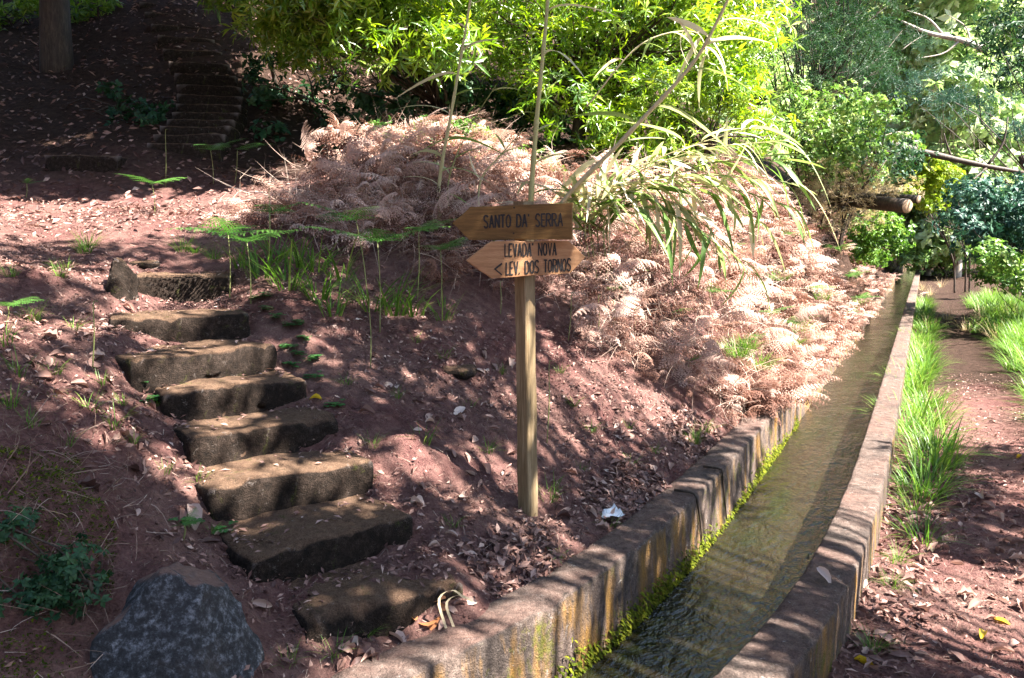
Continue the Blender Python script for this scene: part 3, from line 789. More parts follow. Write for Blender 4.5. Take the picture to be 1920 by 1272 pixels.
def build_canopies():
    P = ground_pts(104, (-5, 5.5, .8, 9), SHADE_NEAR)
    u, v = proj(P); P = P[~(((u < 240) & (v > 480) & (v < 860) & (rng.random(len(P)) < .6)) | ((u > 1620) & (rng.random(len(P)) < .5)))]
    P = np.concatenate([P, ground_pts(42, (-3.2, -.5, .8, 3.3), [(-400, 780), (230, 850), (330, 1100), (420, 1500), (-400, 1500)])])
    P = np.concatenate([P, ground_pts(40, (-4, 2, 4, 9), [(540, 400), (640, 345), (820, 345), (930, 430), (960, 540), (760, 540)]), ground_pts(52, (-3.2, -.5, .8, 2.9), [(-400, 900), (180, 900), (230, 1100), (200, 1500), (-400, 1500)])])
    tt = rng.uniform(5.8, 9, len(P)); C = P + SUN * tt[:, None]
    # thin the path side
    feet = [(5.6, -.6), (3.4, -3.2), (8.2, 1.2)]
    lab = ['tall tree on the outer side of the path with crown over the levada', 'second tall tree growing behind where the path starts', 'third tall tree on the valley side of the path']
    dd = np.stack([np.hypot(C[:, 0] - fx - .5, C[:, 1] - fy - 1.5) for fx, fy in feet], 1).argmin(1)
    for i, (fx, fy) in enumerate(feet):
        if (dd == i).sum() > 2: canopy_tree('shade_tree', lab[i], (fx, fy, H1(fx, fy)), C[dd == i], 165, .19, 'trees shading the steps')
    P = ground_pts(700, (-19, -1, 7.5, 22), SHADE_HILL)
    tt = rng.uniform(4.0, 9, len(P)); C = P + SUN * tt[:, None]
    xs = rng.uniform(-15, -6.5, 150); ys = rng.uniform(2.5, 13, 150); k = xs / ys < -.80; xs, ys = xs[k], ys[k]  # extra crown clumps out of view at left, added to block side sky light
    C = np.concatenate([C, np.stack([xs, ys, H(xs, ys) + rng.uniform(1.2, 7, len(xs))], 1)])
    f0 = at_y(105, 128, 12.2)
    feet = [(f0[0], f0[1]), (-8.0, 7.0), (-4.2, 17.5)]
    lab = ['dark trunked tree rooted on the shaded hillside by the upper steps', 'tree growing on the slope well left of the stone steps', 'tree growing at the head of the dark upper steps']
    dd = np.stack([np.hypot(C[:, 0] - fx - 2, C[:, 1] - fy + 1) for fx, fy in feet], 1).argmin(1)
    for i, (fx, fy) in enumerate(feet):
        if (dd == i).sum() > 2: canopy_tree('hillside_tree', lab[i], (fx, fy, H1(fx, fy)), C[dd == i], 145, .285, 'trees shading the hillside', .24, .6)
build_canopies()
def build_surround():  # ring of out-of-view trees added to block sky light
    spots = [(9, -5, 6.5), (4, -8, 8), (-2, -8, 9), (-7, -5, 9), (-11, 0, 9), (13, -1, 6), (14, 5, 6), (-5, -12, 11), (10, -10, 9), (-12, 6, 8)]
    labs = ['below the shade trees', 'behind the start of the path', 'across the channel behind the camera', 'uphill behind the boulder', 'far uphill of the boulder', 'down the valley side', 'farther down the valley side', 'deep in the wood upslope', 'deep in the wood downslope', 'uphill of the landing']
    for (x, y, h), lb in zip(spots, labs):
        z = H1(x, y); n = 46; a = rng.uniform(0, 6.28, n); r = np.sqrt(rng.random(n)) * 2.6
        C = np.stack([x + r * np.cos(a), y + r * np.sin(a), z + rng.uniform(.12, 1, n) * h], 1)
        canopy_tree('sky_block_tree', 'unseen dense tree added to cut sky light, standing ' + lb, (x, y, z), C, 90, .34, 'unseen trees added to cut sky light', .2, .25, 'dark_leaf')
build_surround()

# ------------------------------------------------------------------ dead bracken
FERN = [(400, 430), (480, 405), (560, 375), (640, 325), (700, 285), (830, 235), (900, 270), (980, 325), (1100, 350), (1300, 360), (1440, 300), (1560, 340), (1660, 480), (1700, 520), (1670, 620), (1600, 720), (1520, 800), (1440, 880), (1360, 800), (1250, 735), (1130, 680), (1040, 600), (1010, 540), (900, 560), (800, 545), (720, 500), (600, 470), (450, 430)]
def fern_frame(P, base=.3, spread=1.6):
    n = len(P); nn = normals(P[:, 0], P[:, 1])
    az = rng.normal(size=n) * spread + math.atan2(-.6, .8)
    down = np.stack([np.cos(az), np.sin(az), np.zeros(n)], 1) + nn * rng.uniform(-.1, .7, n)[:, None]
    up = nn + rng.normal(size=(n, 3)) * .45
    return frames(down, up)
def build_ferns():
    TN = [t_frond(11, 4, a0, b, c, .30, .10, 40 + i, .042) for i, (a0, b, c) in enumerate([(.7, 1.7, .7), (.4, 1.3, 1.0), (.9, 2.2, .8), (.2, .9, .5)])]
    TF = [t_frond(9, 2, a0, b, c, .30, .10, 50 + i, .075) for i, (a0, b, c) in enumerate([(.7, 1.7, .7), (.4, 1.3, 1.0), (.9, 2.2, .8)])]
    acc = Acc()
    P = ground_pts(4200, (-5.5, 10, 4.5, 15), FERN)
    near = P[:, 1] < 8.3
    # looser towards the lower edge of the heap
    u, v = proj(P)
    hgt = rng.random(len(P)) ** .8 * np.where(v > 620, .16, .34) * np.clip((u - 440) / 180, .1, 1)
    E2 = ground_pts(900, (4, 14, 12, 25), [(1440, 300), (1560, 340), (1720, 470), (1720, 560), (1600, 700)]); E2[:, 2] += rng.uniform(0, .3, len(E2))
    # fringe hanging over the far wall into the channel
    yy = rng.uniform(6.2, 30, 1500) ** 1.0; yy = 6.2 + (yy - 6.2) * rng.random(1500); pp = lpt(yy, -CW - LW + rng.uniform(-.25, .33, 1500)); E = np.concatenate([pp, np.full((1500, 1), WT + .03)], 1)
    P = np.concatenate([P, E, E2]); hgt = np.concatenate([hgt, rng.uniform(0, .16, 1500), np.zeros(len(E2))]); near = P[:, 1] < 8.3
    P = P + np.stack([0 * hgt, 0 * hgt, hgt], 1)
    clump = np.clip(.42 + .32 * noise(P, .8, 71, 3), 0, 1)
    for sel, TT in ((near, TN), (~near, TF)):
        idx = np.where(sel)[0]; kind = rng.integers(0, len(TT), len(idx))
        for k in range(len(TT)):
            ii = idx[kind == k]
            if not len(ii): continue
            acc.add(*scatter(*TT[k], P[ii], fern_frame(P[ii]), rng.uniform(.17, .46, len(ii)), np.clip(clump[ii] + rng.normal(size=len(ii)) * .25, 0, 1)))
    o = obj('dead_bracken', acc.mesh('dead_bracken', M['dead_fern'], None, False))
    tag(o, 'deep heap of dried pinkish brown bracken covering the bank', 'bracken', None, 'stuff')
    # stalk tangle in the heap
    n = 9000; P = ground_pts(n, (-5.5, 9, 4.5, 13), FERN); a = Acc()
    V, Fc = t_blade(.012, .9, 4)
    P[:, 2] += rng.random(len(P)) * .38
    fw = rand_dirs(len(P)); a.add(*scatter(V, Fc, P, frames(fw, fw[:, [1, 2, 0]] + .01), rng.uniform(.12, .5, len(P)), np.clip(rng.normal(.75, .25, len(P)), 0, 1)))
    o = obj('dead_fern_stalks', a.mesh('dead_fern_stalks', M['twig'], None, False)); tag(o, 'tangle of thin dry fern stalks poking through the bracken', 'stalks', None, 'stuff')
    # fronds one can pick out
    meshes = []
    for i, (a0, b, c) in enumerate([(.5, 1.5, .6), (.3, 1.2, .9), (.8, 1.9, .7), (.6, 1.0, .35)]):
        V, Fc = t_frond(15, 7, a0, b, c, .30, .10, 80 + i, .045)
        meshes.append(mk_mesh('dried_fern_frond', V, Fc, M['dead_fern'], np.full(len(V), .62 + .1 * i), False))
    P = ground_pts(130, (-3, 7, 4.5, 9.5), [(560, 330), (830, 260), (980, 345), (1120, 400), (1300, 430), (1450, 480), (1500, 700), (1400, 820), (1250, 720), (1060, 640), (1000, 540), (800, 520), (620, 440)])
    R = fern_frame(P, .3, .9); P[:, 2] += rng.uniform(.22, .42, len(P))
    for i in range(len(P)):
        o = obj('dried_fern_frond', meshes[i % 4]); s = rng.uniform(.4, .65)
        o.matrix_world = Matrix.Translation(P[i]) @ Matrix(R[i].tolist()).to_4x4() @ Matrix.Scale(s, 4)
        tag(o, 'dried curled fern frond lying on top of the bracken heap', 'fern frond', 'dried fern fronds on the heap')
build_ferns()

# ------------------------------------------------------------------ green ferns: thin stem with a spreading frond at its head
def build_green_ferns():
    G = [t_frond(13, 7, .25, .5, .15, .42, .06, 90 + i, .05, .1) for i in range(3)]
    gm = [mk_mesh('frond', V, Fc, M['green_fern'], np.full(len(V), .3 + .3 * i), False) for i, (V, Fc) in enumerate(G)]
    def plant(u0, v0, u1, v1, n, size, label, az=None, group=None):
        b = hit1(u0, v0); top = at_y(u1, v1, b[1] - .02)
        t = thing('green_fern', label, 'fern', tuple(b), group)
        a = Acc(); add_tube(a, curve([b - (0, 0, .03), (b + top) / 2 + (.01, 0, 0), top], 8), np.linspace(.0042, .0025, 8), 5, .2)
        obj('stem', a.mesh('stem', M['cane_stalk'], b), t)
        for i in range(n):
            A = (az if az is not None else rng.uniform(0, 6.28)) + (i - (n - 1) / 2) * 1.3 + rng.normal() * .15
            o = obj('frond', gm[i % 3], t)
            fw = np.array([[math.cos(A), math.sin(A), rng.uniform(-.05, .3)]]); R = frames(fw, np.array([[0, -.15, 1.]]))[0]
            o.matrix_local = Matrix.Translation(top - b) @ Matrix(R.tolist()).to_4x4() @ Matrix.Scale(size * rng.uniform(.85, 1.15), 4)
    L = 'green bracken plant with {} by {}'
    plant(712, 620, 708, 455, 4, .46, 'green fern with arching fronds beside the dark hollow under the dead bracken', -.7)
    plant(690, 560, 668, 415, 3, .5, 'green fern with a broad pale frond against the purple bracken heap', 3.6)
    plant(782, 565, 785, 435, 3, .38, 'flat-topped green fern on a thin stem left of the upper arrow board', 0.)
    plant(826, 570, 826, 470, 3, .36, 'small yellowish green fern just left of the lower arrow board', .6)
    plant(430, 560, 428, 440, 4, .42, 'feathery green fern standing right of the top step', -.6)
    plant(470, 570, 463, 455, 4, .42, 'bright green fern among tall grass above the steps', -.2)
    plant(500, 520, 505, 400, 3, .36, 'dark green fern at the crest between steps and bracken', 0.)
    plant(290, 400, 285, 345, 3, .4, 'pale fern frond beside the sunlit stone slab', -.4)
    plant(400, 345, 395, 283, 3, .42, 'bright fern frond catching sun in front of the dark hillside', 0.)
    plant(440, 345, 445, 282, 2, .42, 'single sunlit fern frond low before the shaded bank', 0.)
    plant(1130, 560, 1135, 545, 2, .22, 'tiny fern shoot on the bank right of the signpost', 0.)
    plant(48, 370, 50, 345, 2, .22, 'small forked fern seedling on the landing at the far left', 0.)
    plant(10, 600, 15, 575, 3, .22, 'green fern at the edge of the leaf-littered left bank', 0.)
    plant(340, 1010, 345, 985, 3, .10, 'tiny feathery seedling on the soil beside the sixth step', 0.)
    for (u, v, n, s) in [(1560, 470, 3, .5), (1590, 520, 3, .5), (1540, 430, 3, .45), (1510, 540, 2, .4), (1610, 560, 3, .45), (1570, 590, 2, .4), (1470, 440, 2, .4)]:
        plant(u, v + 25, u, v, n, s, 'green fern growing out of the far fern bank over the water', -.8, 'green ferns on the far bank')
    for (u, v, n, s) in [(1180, 520, 2, .3), (1260, 600, 2, .28), (1330, 560, 3, .3), (1390, 650, 2, .3), (1440, 600, 3, .34), (1290, 690, 2, .26), (1220, 450, 2, .3), (1480, 620, 3, .34), (1350, 480, 2, .3)]:
        plant(u, v + 30, u, v - 12, n, s, 'green fern sprig pushing up through the dead bracken', -.5, 'green sprigs in the dead bracken')
    # bare shoots
    for (u0, v0, u1, v1) in [(694, 690, 692, 560), (1065, 640, 1072, 545), (1122, 620, 1122, 552), (1025, 830, 1030, 672), (1150, 610, 1150, 560), (1190, 620, 1190, 565), (172, 690, 175, 560), (505, 470, 504, 345), (1400, 640, 1400, 560), (938, 590, 938, 525), (310, 350, 310, 240)]:
        b = hit1(u0, v0); top = at_y(u1, v1, b[1]); a = Acc(); h = (top - b)
        add_tube(a, curve([b - (0, 0, .03), b + h * .5 + (.008, 0, 0), b + h * .93, top + (.02, 0, -.015)], 9), np.linspace(.0036, .002, 9), 5, .15)
        o = obj('fern_shoot', a.mesh('fern_shoot', M['cane_stalk'], b), None, tuple(b)); tag(o, 'bare upright fern shoot with a bent tip', 'shoot', 'bare fern shoots on the slope')
build_green_ferns()

# ------------------------------------------------------------------ grass
def tuft_mesh(name, n, h, spread, mat, seed, w=.022, droop=(.2, .9), lean=(0, 0)):
    r = np.random.default_rng(seed); a = Acc()
    TT = [t_blade(w, d, 4) for d in np.linspace(droop[0], droop[1], 4)]
    for k in range(4):
        m = max(1, n // 4); az = r.uniform(0, 6.283, m); rr = spread * np.sqrt(r.random(m))
        p = np.stack([rr * np.cos(az), rr * np.sin(az), np.full(m, -.01)], 1)
        fw = np.stack([np.cos(az + r.normal(size=m) * .5) + lean[0], np.sin(az + r.normal(size=m) * .5) + lean[1], np.zeros(m)], 1)
        up = np.stack([fw[:, 0] * .35, fw[:, 1] * .35, np.ones(m)], 1)
        R = frames(fw, np.array([[0, 0, 1.]])); 
        # tilt outward
        z = norm(up); x = norm(np.cross(fw, z)); y = np.cross(z, x); R = np.stack([x, y, z], -1)
        a.add(*scatter(*TT[k], p, R, h * r.uniform(.5, 1.1, m), np.clip(r.normal(.45, .25, m), 0, 1)))
    return a.mesh(name, M[mat], None, False)
def build_grass():
    tm = {s: [tuft_mesh('grass_tuft', n, h, sp, mt, 10 * s + i, w) for i in range(3)] for s, n, h, sp, mt, w in
          [(0, 28, .12, .03, 'grass', .035), (1, 60, .24, .07, 'grass', .025), (2, 130, .40, .17, 'grass', .030), (3, 60, .5, .10, 'dry_grass', .010), (4, 26, .46, .10, 'grass', .034)]}
    k = 0
    def tuft(u, v, s, sc, label, group=None, p=None):
        nonlocal k
        b = hit1(u, v) if p is None else p; o = obj('grass_tuft', tm[s][k % 3], None, tuple(b)); k += 1
        o.rotation_euler = (0, 0, rng.uniform(0, 6.28)); o.scale = (sc, sc, sc * rng.uniform(.85, 1.15)); tag(o, label, 'grass', group); return o
    for (u, v, s, sc) in [(165, 462, 1, .9), (160, 475, 1, .8), (345, 470, 1, .8), (370, 475, 1, .7), (120, 505, 1, .6), (115, 520, 0, 1.2), (400, 485, 1, .7)]:
        tuft(u, v, s, sc, 'sunlit grass tuft beside the path above the steps', 'grass tufts above the steps')
    for (u, v, s, sc) in [(490, 520, 4, 1.), (540, 540, 4, 1.1), (560, 500, 4, .9), (600, 560, 4, .9), (640, 520, 4, 1.), (700, 580, 4, 1.1), (740, 590, 4, 1.), (590, 510, 4, .9), (520, 490, 4, .9), (775, 590, 4, .8), (830, 600, 4, .7), (455, 500, 4, .8), (620, 590, 4, .8)]:
        tuft(u, v, s, sc, 'long-bladed grass clump between the steps and the bracken heap', 'long grass clumps right of the steps')
    for (u, v, s, sc) in [(165, 770, 0, 1.1), (100, 700, 0, 1.), (210, 800, 0, 1.2), (370, 905, 0, .9), (125, 830, 0, .8), (95, 740, 0, .7), (250, 830, 0, .7), (10, 640, 0, 1.4), (290, 760, 0, .7), (430, 1010, 0, .6), (395, 1000, 0, .6), (30, 700, 0, 1.2), (60, 600, 1, .6), (20, 520, 1, .6), (140, 620, 0, 1.), (190, 720, 0, .8), (60, 800, 0, .9), (310, 890, 0, .7), (230, 760, 0, .8), (15, 760, 0, 1.)]:
        tuft(u, v, s, sc, 'little grass tuft on the bare bank left of the steps', 'small grass tufts left of the steps')
    for (u, v, s, sc) in [(795, 830, 0, 1.3), (915, 845, 0, 1.1), (1030, 935, 0, 1.4), (1075, 760, 0, 1.), (700, 835, 0, .9), (830, 670, 0, 1.2), (1145, 985, 0, 1.), (1110, 810, 0, 1.), (1185, 870, 0, 1.), (650, 720, 0, 1.), (745, 745, 0, .8), (880, 760, 0, .9), (1180, 800, 0, .8), (1230, 850, 0, .8), (940, 700, 0, .9), (1090, 880, 0, .7), (690, 900, 0, .7), (1050, 700, 0, .9), (850, 990, 0, .8), (1045, 1050, 0, .8), (1300, 830, 1, .7), (1320, 810, 1, .7), (780, 640, 0, 1.)]:
        tuft(u, v, s, sc, 'small grass tuft on the leafy slope around the signpost', 'small grass tufts around the signpost')
    for (u, v, s, sc) in [(625, 1225, 0, .9), (540, 1245, 0, .8), (690, 1190, 0, .7)]:
        tuft(u, v, s, sc, 'small grass tuft growing at the foot of the lowest step', 'grass tufts at the lowest step')
    # along the outer foot of the right wall
    for y in np.arange(4.6, 22, .42):
        if rng.random() < .12: continue
        p = lpt(np.array(y), RW + rng.uniform(.08, .30)); s = 2 if y > 5.2 else 1
        tuft(0, 0, s, rng.uniform(.75, 1.1) * (1.15 if y < 9 else 1), 'lush grass clump between the channel wall and the trodden path', 'grass clumps along the channel wall', np.array([p[0], p[1], H1(*p)]))
    for y in (3.35, 3.9, 4.25):
        p = lpt(np.array(y), RW + .12); tuft(0, 0, 1, .55, 'thin grass tuft among fallen leaves at the foot of the channel wall', 'thin grass tufts by the wall', np.array([p[0], p[1], H1(*p)]))
    # outer side of the path
    for y in np.arange(4.8, 22, .33):
        for d in (1.25, 1.6, 2.0):
            p = lpt(np.array(y + rng.normal() * .12), RW + d + .18 + rng.normal() * .12 + max(0, 5.6 - y) * .5)
            if p[0] / max(p[1], .1) > .80: continue
            tuft(0, 0, 2, rng.uniform(.8, 1.25), 'thick green grass clump on the outer side of the path', 'grass clumps on the outer path edge', np.array([p[0], p[1], H1(*p)]))
    for (u, v, sc) in [(1735, 600, .9), (1745, 620, .8), (1715, 640, .8), (1745, 555, 1.), (1730, 545, 1.), (1780, 600, 1.), (1840, 600, 1.2), (1870, 640, 1.1), (1810, 620, 1.), (1765, 540, 1.), (1725, 660, .7), (1900, 600, 1.2)]:
        tuft(u, v, 3, sc, 'dry straw-coloured grass clump leaning over the path', 'dry grass clumps along the path')
    # grass dropping from the bank over the water
    for (u, v) in [(1395, 700), (1420, 740), (1380, 720), (1480, 690), (1500, 660), (1560, 560), (1590, 610), (1610, 590), (1540, 600), (1460, 560)]:
        p = hit1(u, v); p[2] += .25; tuft(0, 0, 2, .65, 'yellow-green grass clump rooted in the bracken bank above the water', 'grass clumps in the bracken bank', p)
build_grass()

# ------------------------------------------------------------------ giant cane
LEAFS = [t_leaf(.13, .018, d, 6) for d in (.25, .6, 1.0, 1.5)]
leaf_me = {}
def ribbon_leaf(k, r):
    key = (k, round(r * 4))
    if key not in leaf_me:
        V, Fc = LEAFS[k]; leaf_me[key] = mk_mesh('leaf', V, Fc, M['cane_leaf'], np.full(len(V), round(r * 4) / 4))
    return leaf_me[key]
def cane(label, pts, rad, nleaf, lsize, t0=.1, tone=.4, group=None, leafspec=None, droopk=None, snap=True, lat=None):
    """pts: (u, v, y) from base to tip"""
    P = [at_y(*p) for p in pts]; b = P[0].copy()
    if snap: b[2] = min(b[2], H1(b[0], b[1]) + .05); P = [b] + P[1:] if abs(P[0][2] - b[2]) < 1e-3 else [b] + P
    C = curve(P, 40); t = thing('giant_cane', label, 'cane', tuple(b), group)
    r = np.linspace(rad, rad * .35, 40); nod = (np.arange(40) % 4 == 0); r = r * np.where(nod, 1.22, 1)
    a = Acc(); add_tube(a, C, r, 8, tone); obj('stalk', a.mesh('stalk', M['cane_stalk'], b), t)
    for i in range(nleaf):
        f = t0 + (1 - t0) * (i + .6) / nleaf; k = min(38, int(f * 39)); T = norm(C[k + 1] - C[k])
        sd = np.array([1., 0, 0]) * (1 if i % 2 else -1) + rng.normal(size=3) * np.array([.2, .5, .2])
        fw = T * .75 + sd * (.9 if lat is None else lat); up = np.array([0, 0, 1.]) + rng.normal(size=3) * .3
        o = obj('leaf', ribbon_leaf(int(rng.integers(0, 4)) if droopk is None else droopk, np.clip(tone + rng.normal() * .3, 0, 1)), t)
        R = frames(fw[None], up[None])[0]; s = lsize * rng.uniform(.7, 1.2)
        o.matrix_local = Matrix.Translation(C[k] - b) @ Matrix(R.tolist()).to_4x4() @ Matrix.Scale(s, 4)
def build_canes():
    cane('slender green cane rising in front of the dark understorey', [(824, 340, 7.4), (850, 190, 7.3), (884, -10, 7.2), (905, -150, 7.1)], .019, 17, .36, .12, .6)
    cane('upright green cane directly behind the signpost', [(995, 385, 7.2), (1005, 240, 7.15), (1022, 60, 7.1), (1040, -150, 7.1)], .030, 17, .38, .1, .5)
    cane('thick straw-coloured cane leaning far over to the right', [(1045, 395, 7.3), (1170, 260, 7.0), (1290, 130, 6.8), (1345, 40, 6.7), (1420, -120, 6.6)], .026, 15, .46, .2, .8)
    cane('dry cane leaf spray leaning right behind the thick leaning cane', [(1100, 200, 7.6), (1200, 85, 7.5), (1300, 60, 7.5), (1330, 110, 7.4)], .008, 9, .30, .2, .8, None, None, 2, False)
    cane('thin yellowing cane shoot between the two upright canes', [(900, 345, 7.3), (940, 290, 7.25), (985, 240, 7.2)], .010, 4, .26, .25, .6)
    cane('short green cane with broad leaves beside the slender cane', [(842, 335, 7.5), (880, 240, 7.5), (930, 160, 7.4)], .008, 6, .30, .3, .2)
    # the flopped clump on the bank, pale and dry above, green at the tips
    for i, (a, b, c, tn) in enumerate([((1075, 390), (1220, 335), (1440, 330), .8), ((1090, 400), (1230, 300), (1420, 235), .7), ((1100, 385), (1280, 290), (1480, 262), .55), ((1110, 395), (1290, 330), (1500, 345), .35), ((1120, 400), (1280, 350), (1430, 420), .5),
                                        ((1085, 370), (1160, 345), (1330, 330), .95), ((1130, 410), (1260, 380), (1420, 520), .15), ((1140, 400), (1250, 400), (1360, 470), .25), ((1080, 380), (1200, 310), (1390, 290), .9), ((1060, 380), (1190, 360), (1310, 400), .9), ((1150, 390), (1320, 310), (1470, 300), .2), ((1120, 380), (1330, 350), (1490, 390), .2)]):
        y = 7.6 - .1 * (i % 4)
        cane('arching cane stem of the flopped cane clump on the bracken bank', [(*a, y), (*b, y - .25), (*c, y - .5)], .008, 26, .36, .2, tn, 'arching cane stems on the bank', None, None, True, .5)
build_canes()

# ------------------------------------------------------------------ bushes and trees with visible crowns
def t_rosette(n, seed, w=.26, size=1., seg=2):
    r = np.random.default_rng(seed); a = Acc()
    for i in range(n):
        az = i * 2.4 + r.normal() * .3; el = r.uniform(-.5, .7) - .15
        fw = np.array([[math.cos(az) * math.cos(el), math.sin(az) * math.cos(el), math.sin(el) + .15]])
        V, Fc = t_leaf(w * r.uniform(.8, 1.2), .05, r.uniform(.1, .45), seg)
        v, f, _ = scatter(V, Fc, np.array([[0, 0, .12 * i / n]]), frames(fw, np.array([[0, 0, 1.]])), np.array([size * r.uniform(.6, 1.1)]))
        a.add(v, f, np.full(len(v), r.uniform(-.25, .25)))
    return np.concatenate(a.V), np.concatenate(a.F[3]), np.concatenate(a.r)
ROS = [t_rosette(8, 200 + i, .21, 1., 1) for i in range(3)]
ROSN = [t_rosette(9, 210 + i, .11, 1., 1) for i in range(3)]       # needle-like
ROSR = [t_rosette(6, 220 + i, .55, 1., 1) for i in range(3)]       # broad small leaves
def px_clumps(n, poly, y0, y1, rmin, rmax):
    poly = np.array(poly, float); out = []
    while len(out) < n:
        u = rng.uniform(poly[:, 0].min(), poly[:, 0].max(), 40); v = rng.uniform(poly[:, 1].min(), poly[:, 1].max(), 40)
        k = in_poly(u, v, [tuple(p) for p in poly])
        for a, b in zip(u[k], v[k]): out.append((at_y(a, b, rng.uniform(y0, y1)), rng.uniform(rmin, rmax)))
    return out[:n]
def leafy(name, label, cat, foot, clumps, per, size, mat, ros=ROS, group=None, bark='bark', trunk_r=.09, flat=.7, shell=.55, tone=(.5, .22), lift=.5, stems=1):
    foot = np.array(foot, float); foot[2] = H1(foot[0], foot[1]) if foot[2] is None or np.isnan(foot[2]) else foot[2]
    t = thing(name, label, cat, tuple(foot), group)
    C = np.array([c for c, r in clumps]); R0 = np.array([r for c, r in clumps]); cen = C.mean(0)
    a = Acc(); trs = []
    for s in range(stems):
        off = np.array([rng.normal() * .25, rng.normal() * .2, 0]) * (stems > 1)
        hd = foot + (cen - foot) * np.array([.6, .6, .75]) + off * 2.5
        tr = curve([foot + off - (0, 0, .2), foot + off + (hd - foot - off) * np.array([.25, .25, .45]) + rng.normal(size=3) * .06, hd], 10); trs.append(tr)
        a = Acc(); add_tube(a, tr, np.linspace(trunk_r, trunk_r * .4, 10) / math.sqrt(stems), 8)
        nm = 'trunk' if stems == 1 else 'stem'; obj(nm, a.mesh(nm, M[bark], foot), t)
    a = Acc()
    for c in C:
        tr = trs[int(rng.integers(0, stems))]; b = tr[int(rng.uniform(.35, 1) * 9)]
        add_tube(a, curve([b, (b + c) / 2 + rng.normal(size=3) * np.linalg.norm(c - b) * .1, c], 5), np.linspace(min(.022, trunk_r * .28), .005, 5), 4)
    obj('branches', a.mesh('branches', M[bark], foot), t)
    a = Acc()
    for c, R in zip(C, R0):
        n = max(4, int(per * (R / R0.mean()) ** 2)); d = norm(rng.normal(size=(n, 3)) + np.array([0, -.15, .25])); q = (1 - shell * rng.random((n, 1)) ** 1.5)
        p = c + d * q * R * np.array([1, 1, flat]) * rng.uniform(.75, 1.2, (n, 1))
        ax = d * .7 + np.array([0, 0, lift]) + rng.normal(size=(n, 3)) * .4
        side = rand_dirs(n); Rm = frames(side, ax); z = norm(ax); x = norm(np.cross(side, z)); y = np.cross(z, x); Rm = np.stack([x, y, z], -1)
        tn = np.clip(rng.normal(tone[0], tone[1], n) + rng.normal() * .08, .05, .95)
        kd = rng.integers(0, 3, n)
        for k in range(3):
            i = kd == k
            if i.any(): a.add(*scatter(ros[k][0], ros[k][1], p[i], Rm[i], rng.uniform(.75, 1.25, i.sum()) * size, tn[i], ros[k][2]))
    obj('crown', a.mesh('crown', M[mat], foot, False), t)
    return t
def gp(x, y): return (x, y, H1(x, y))
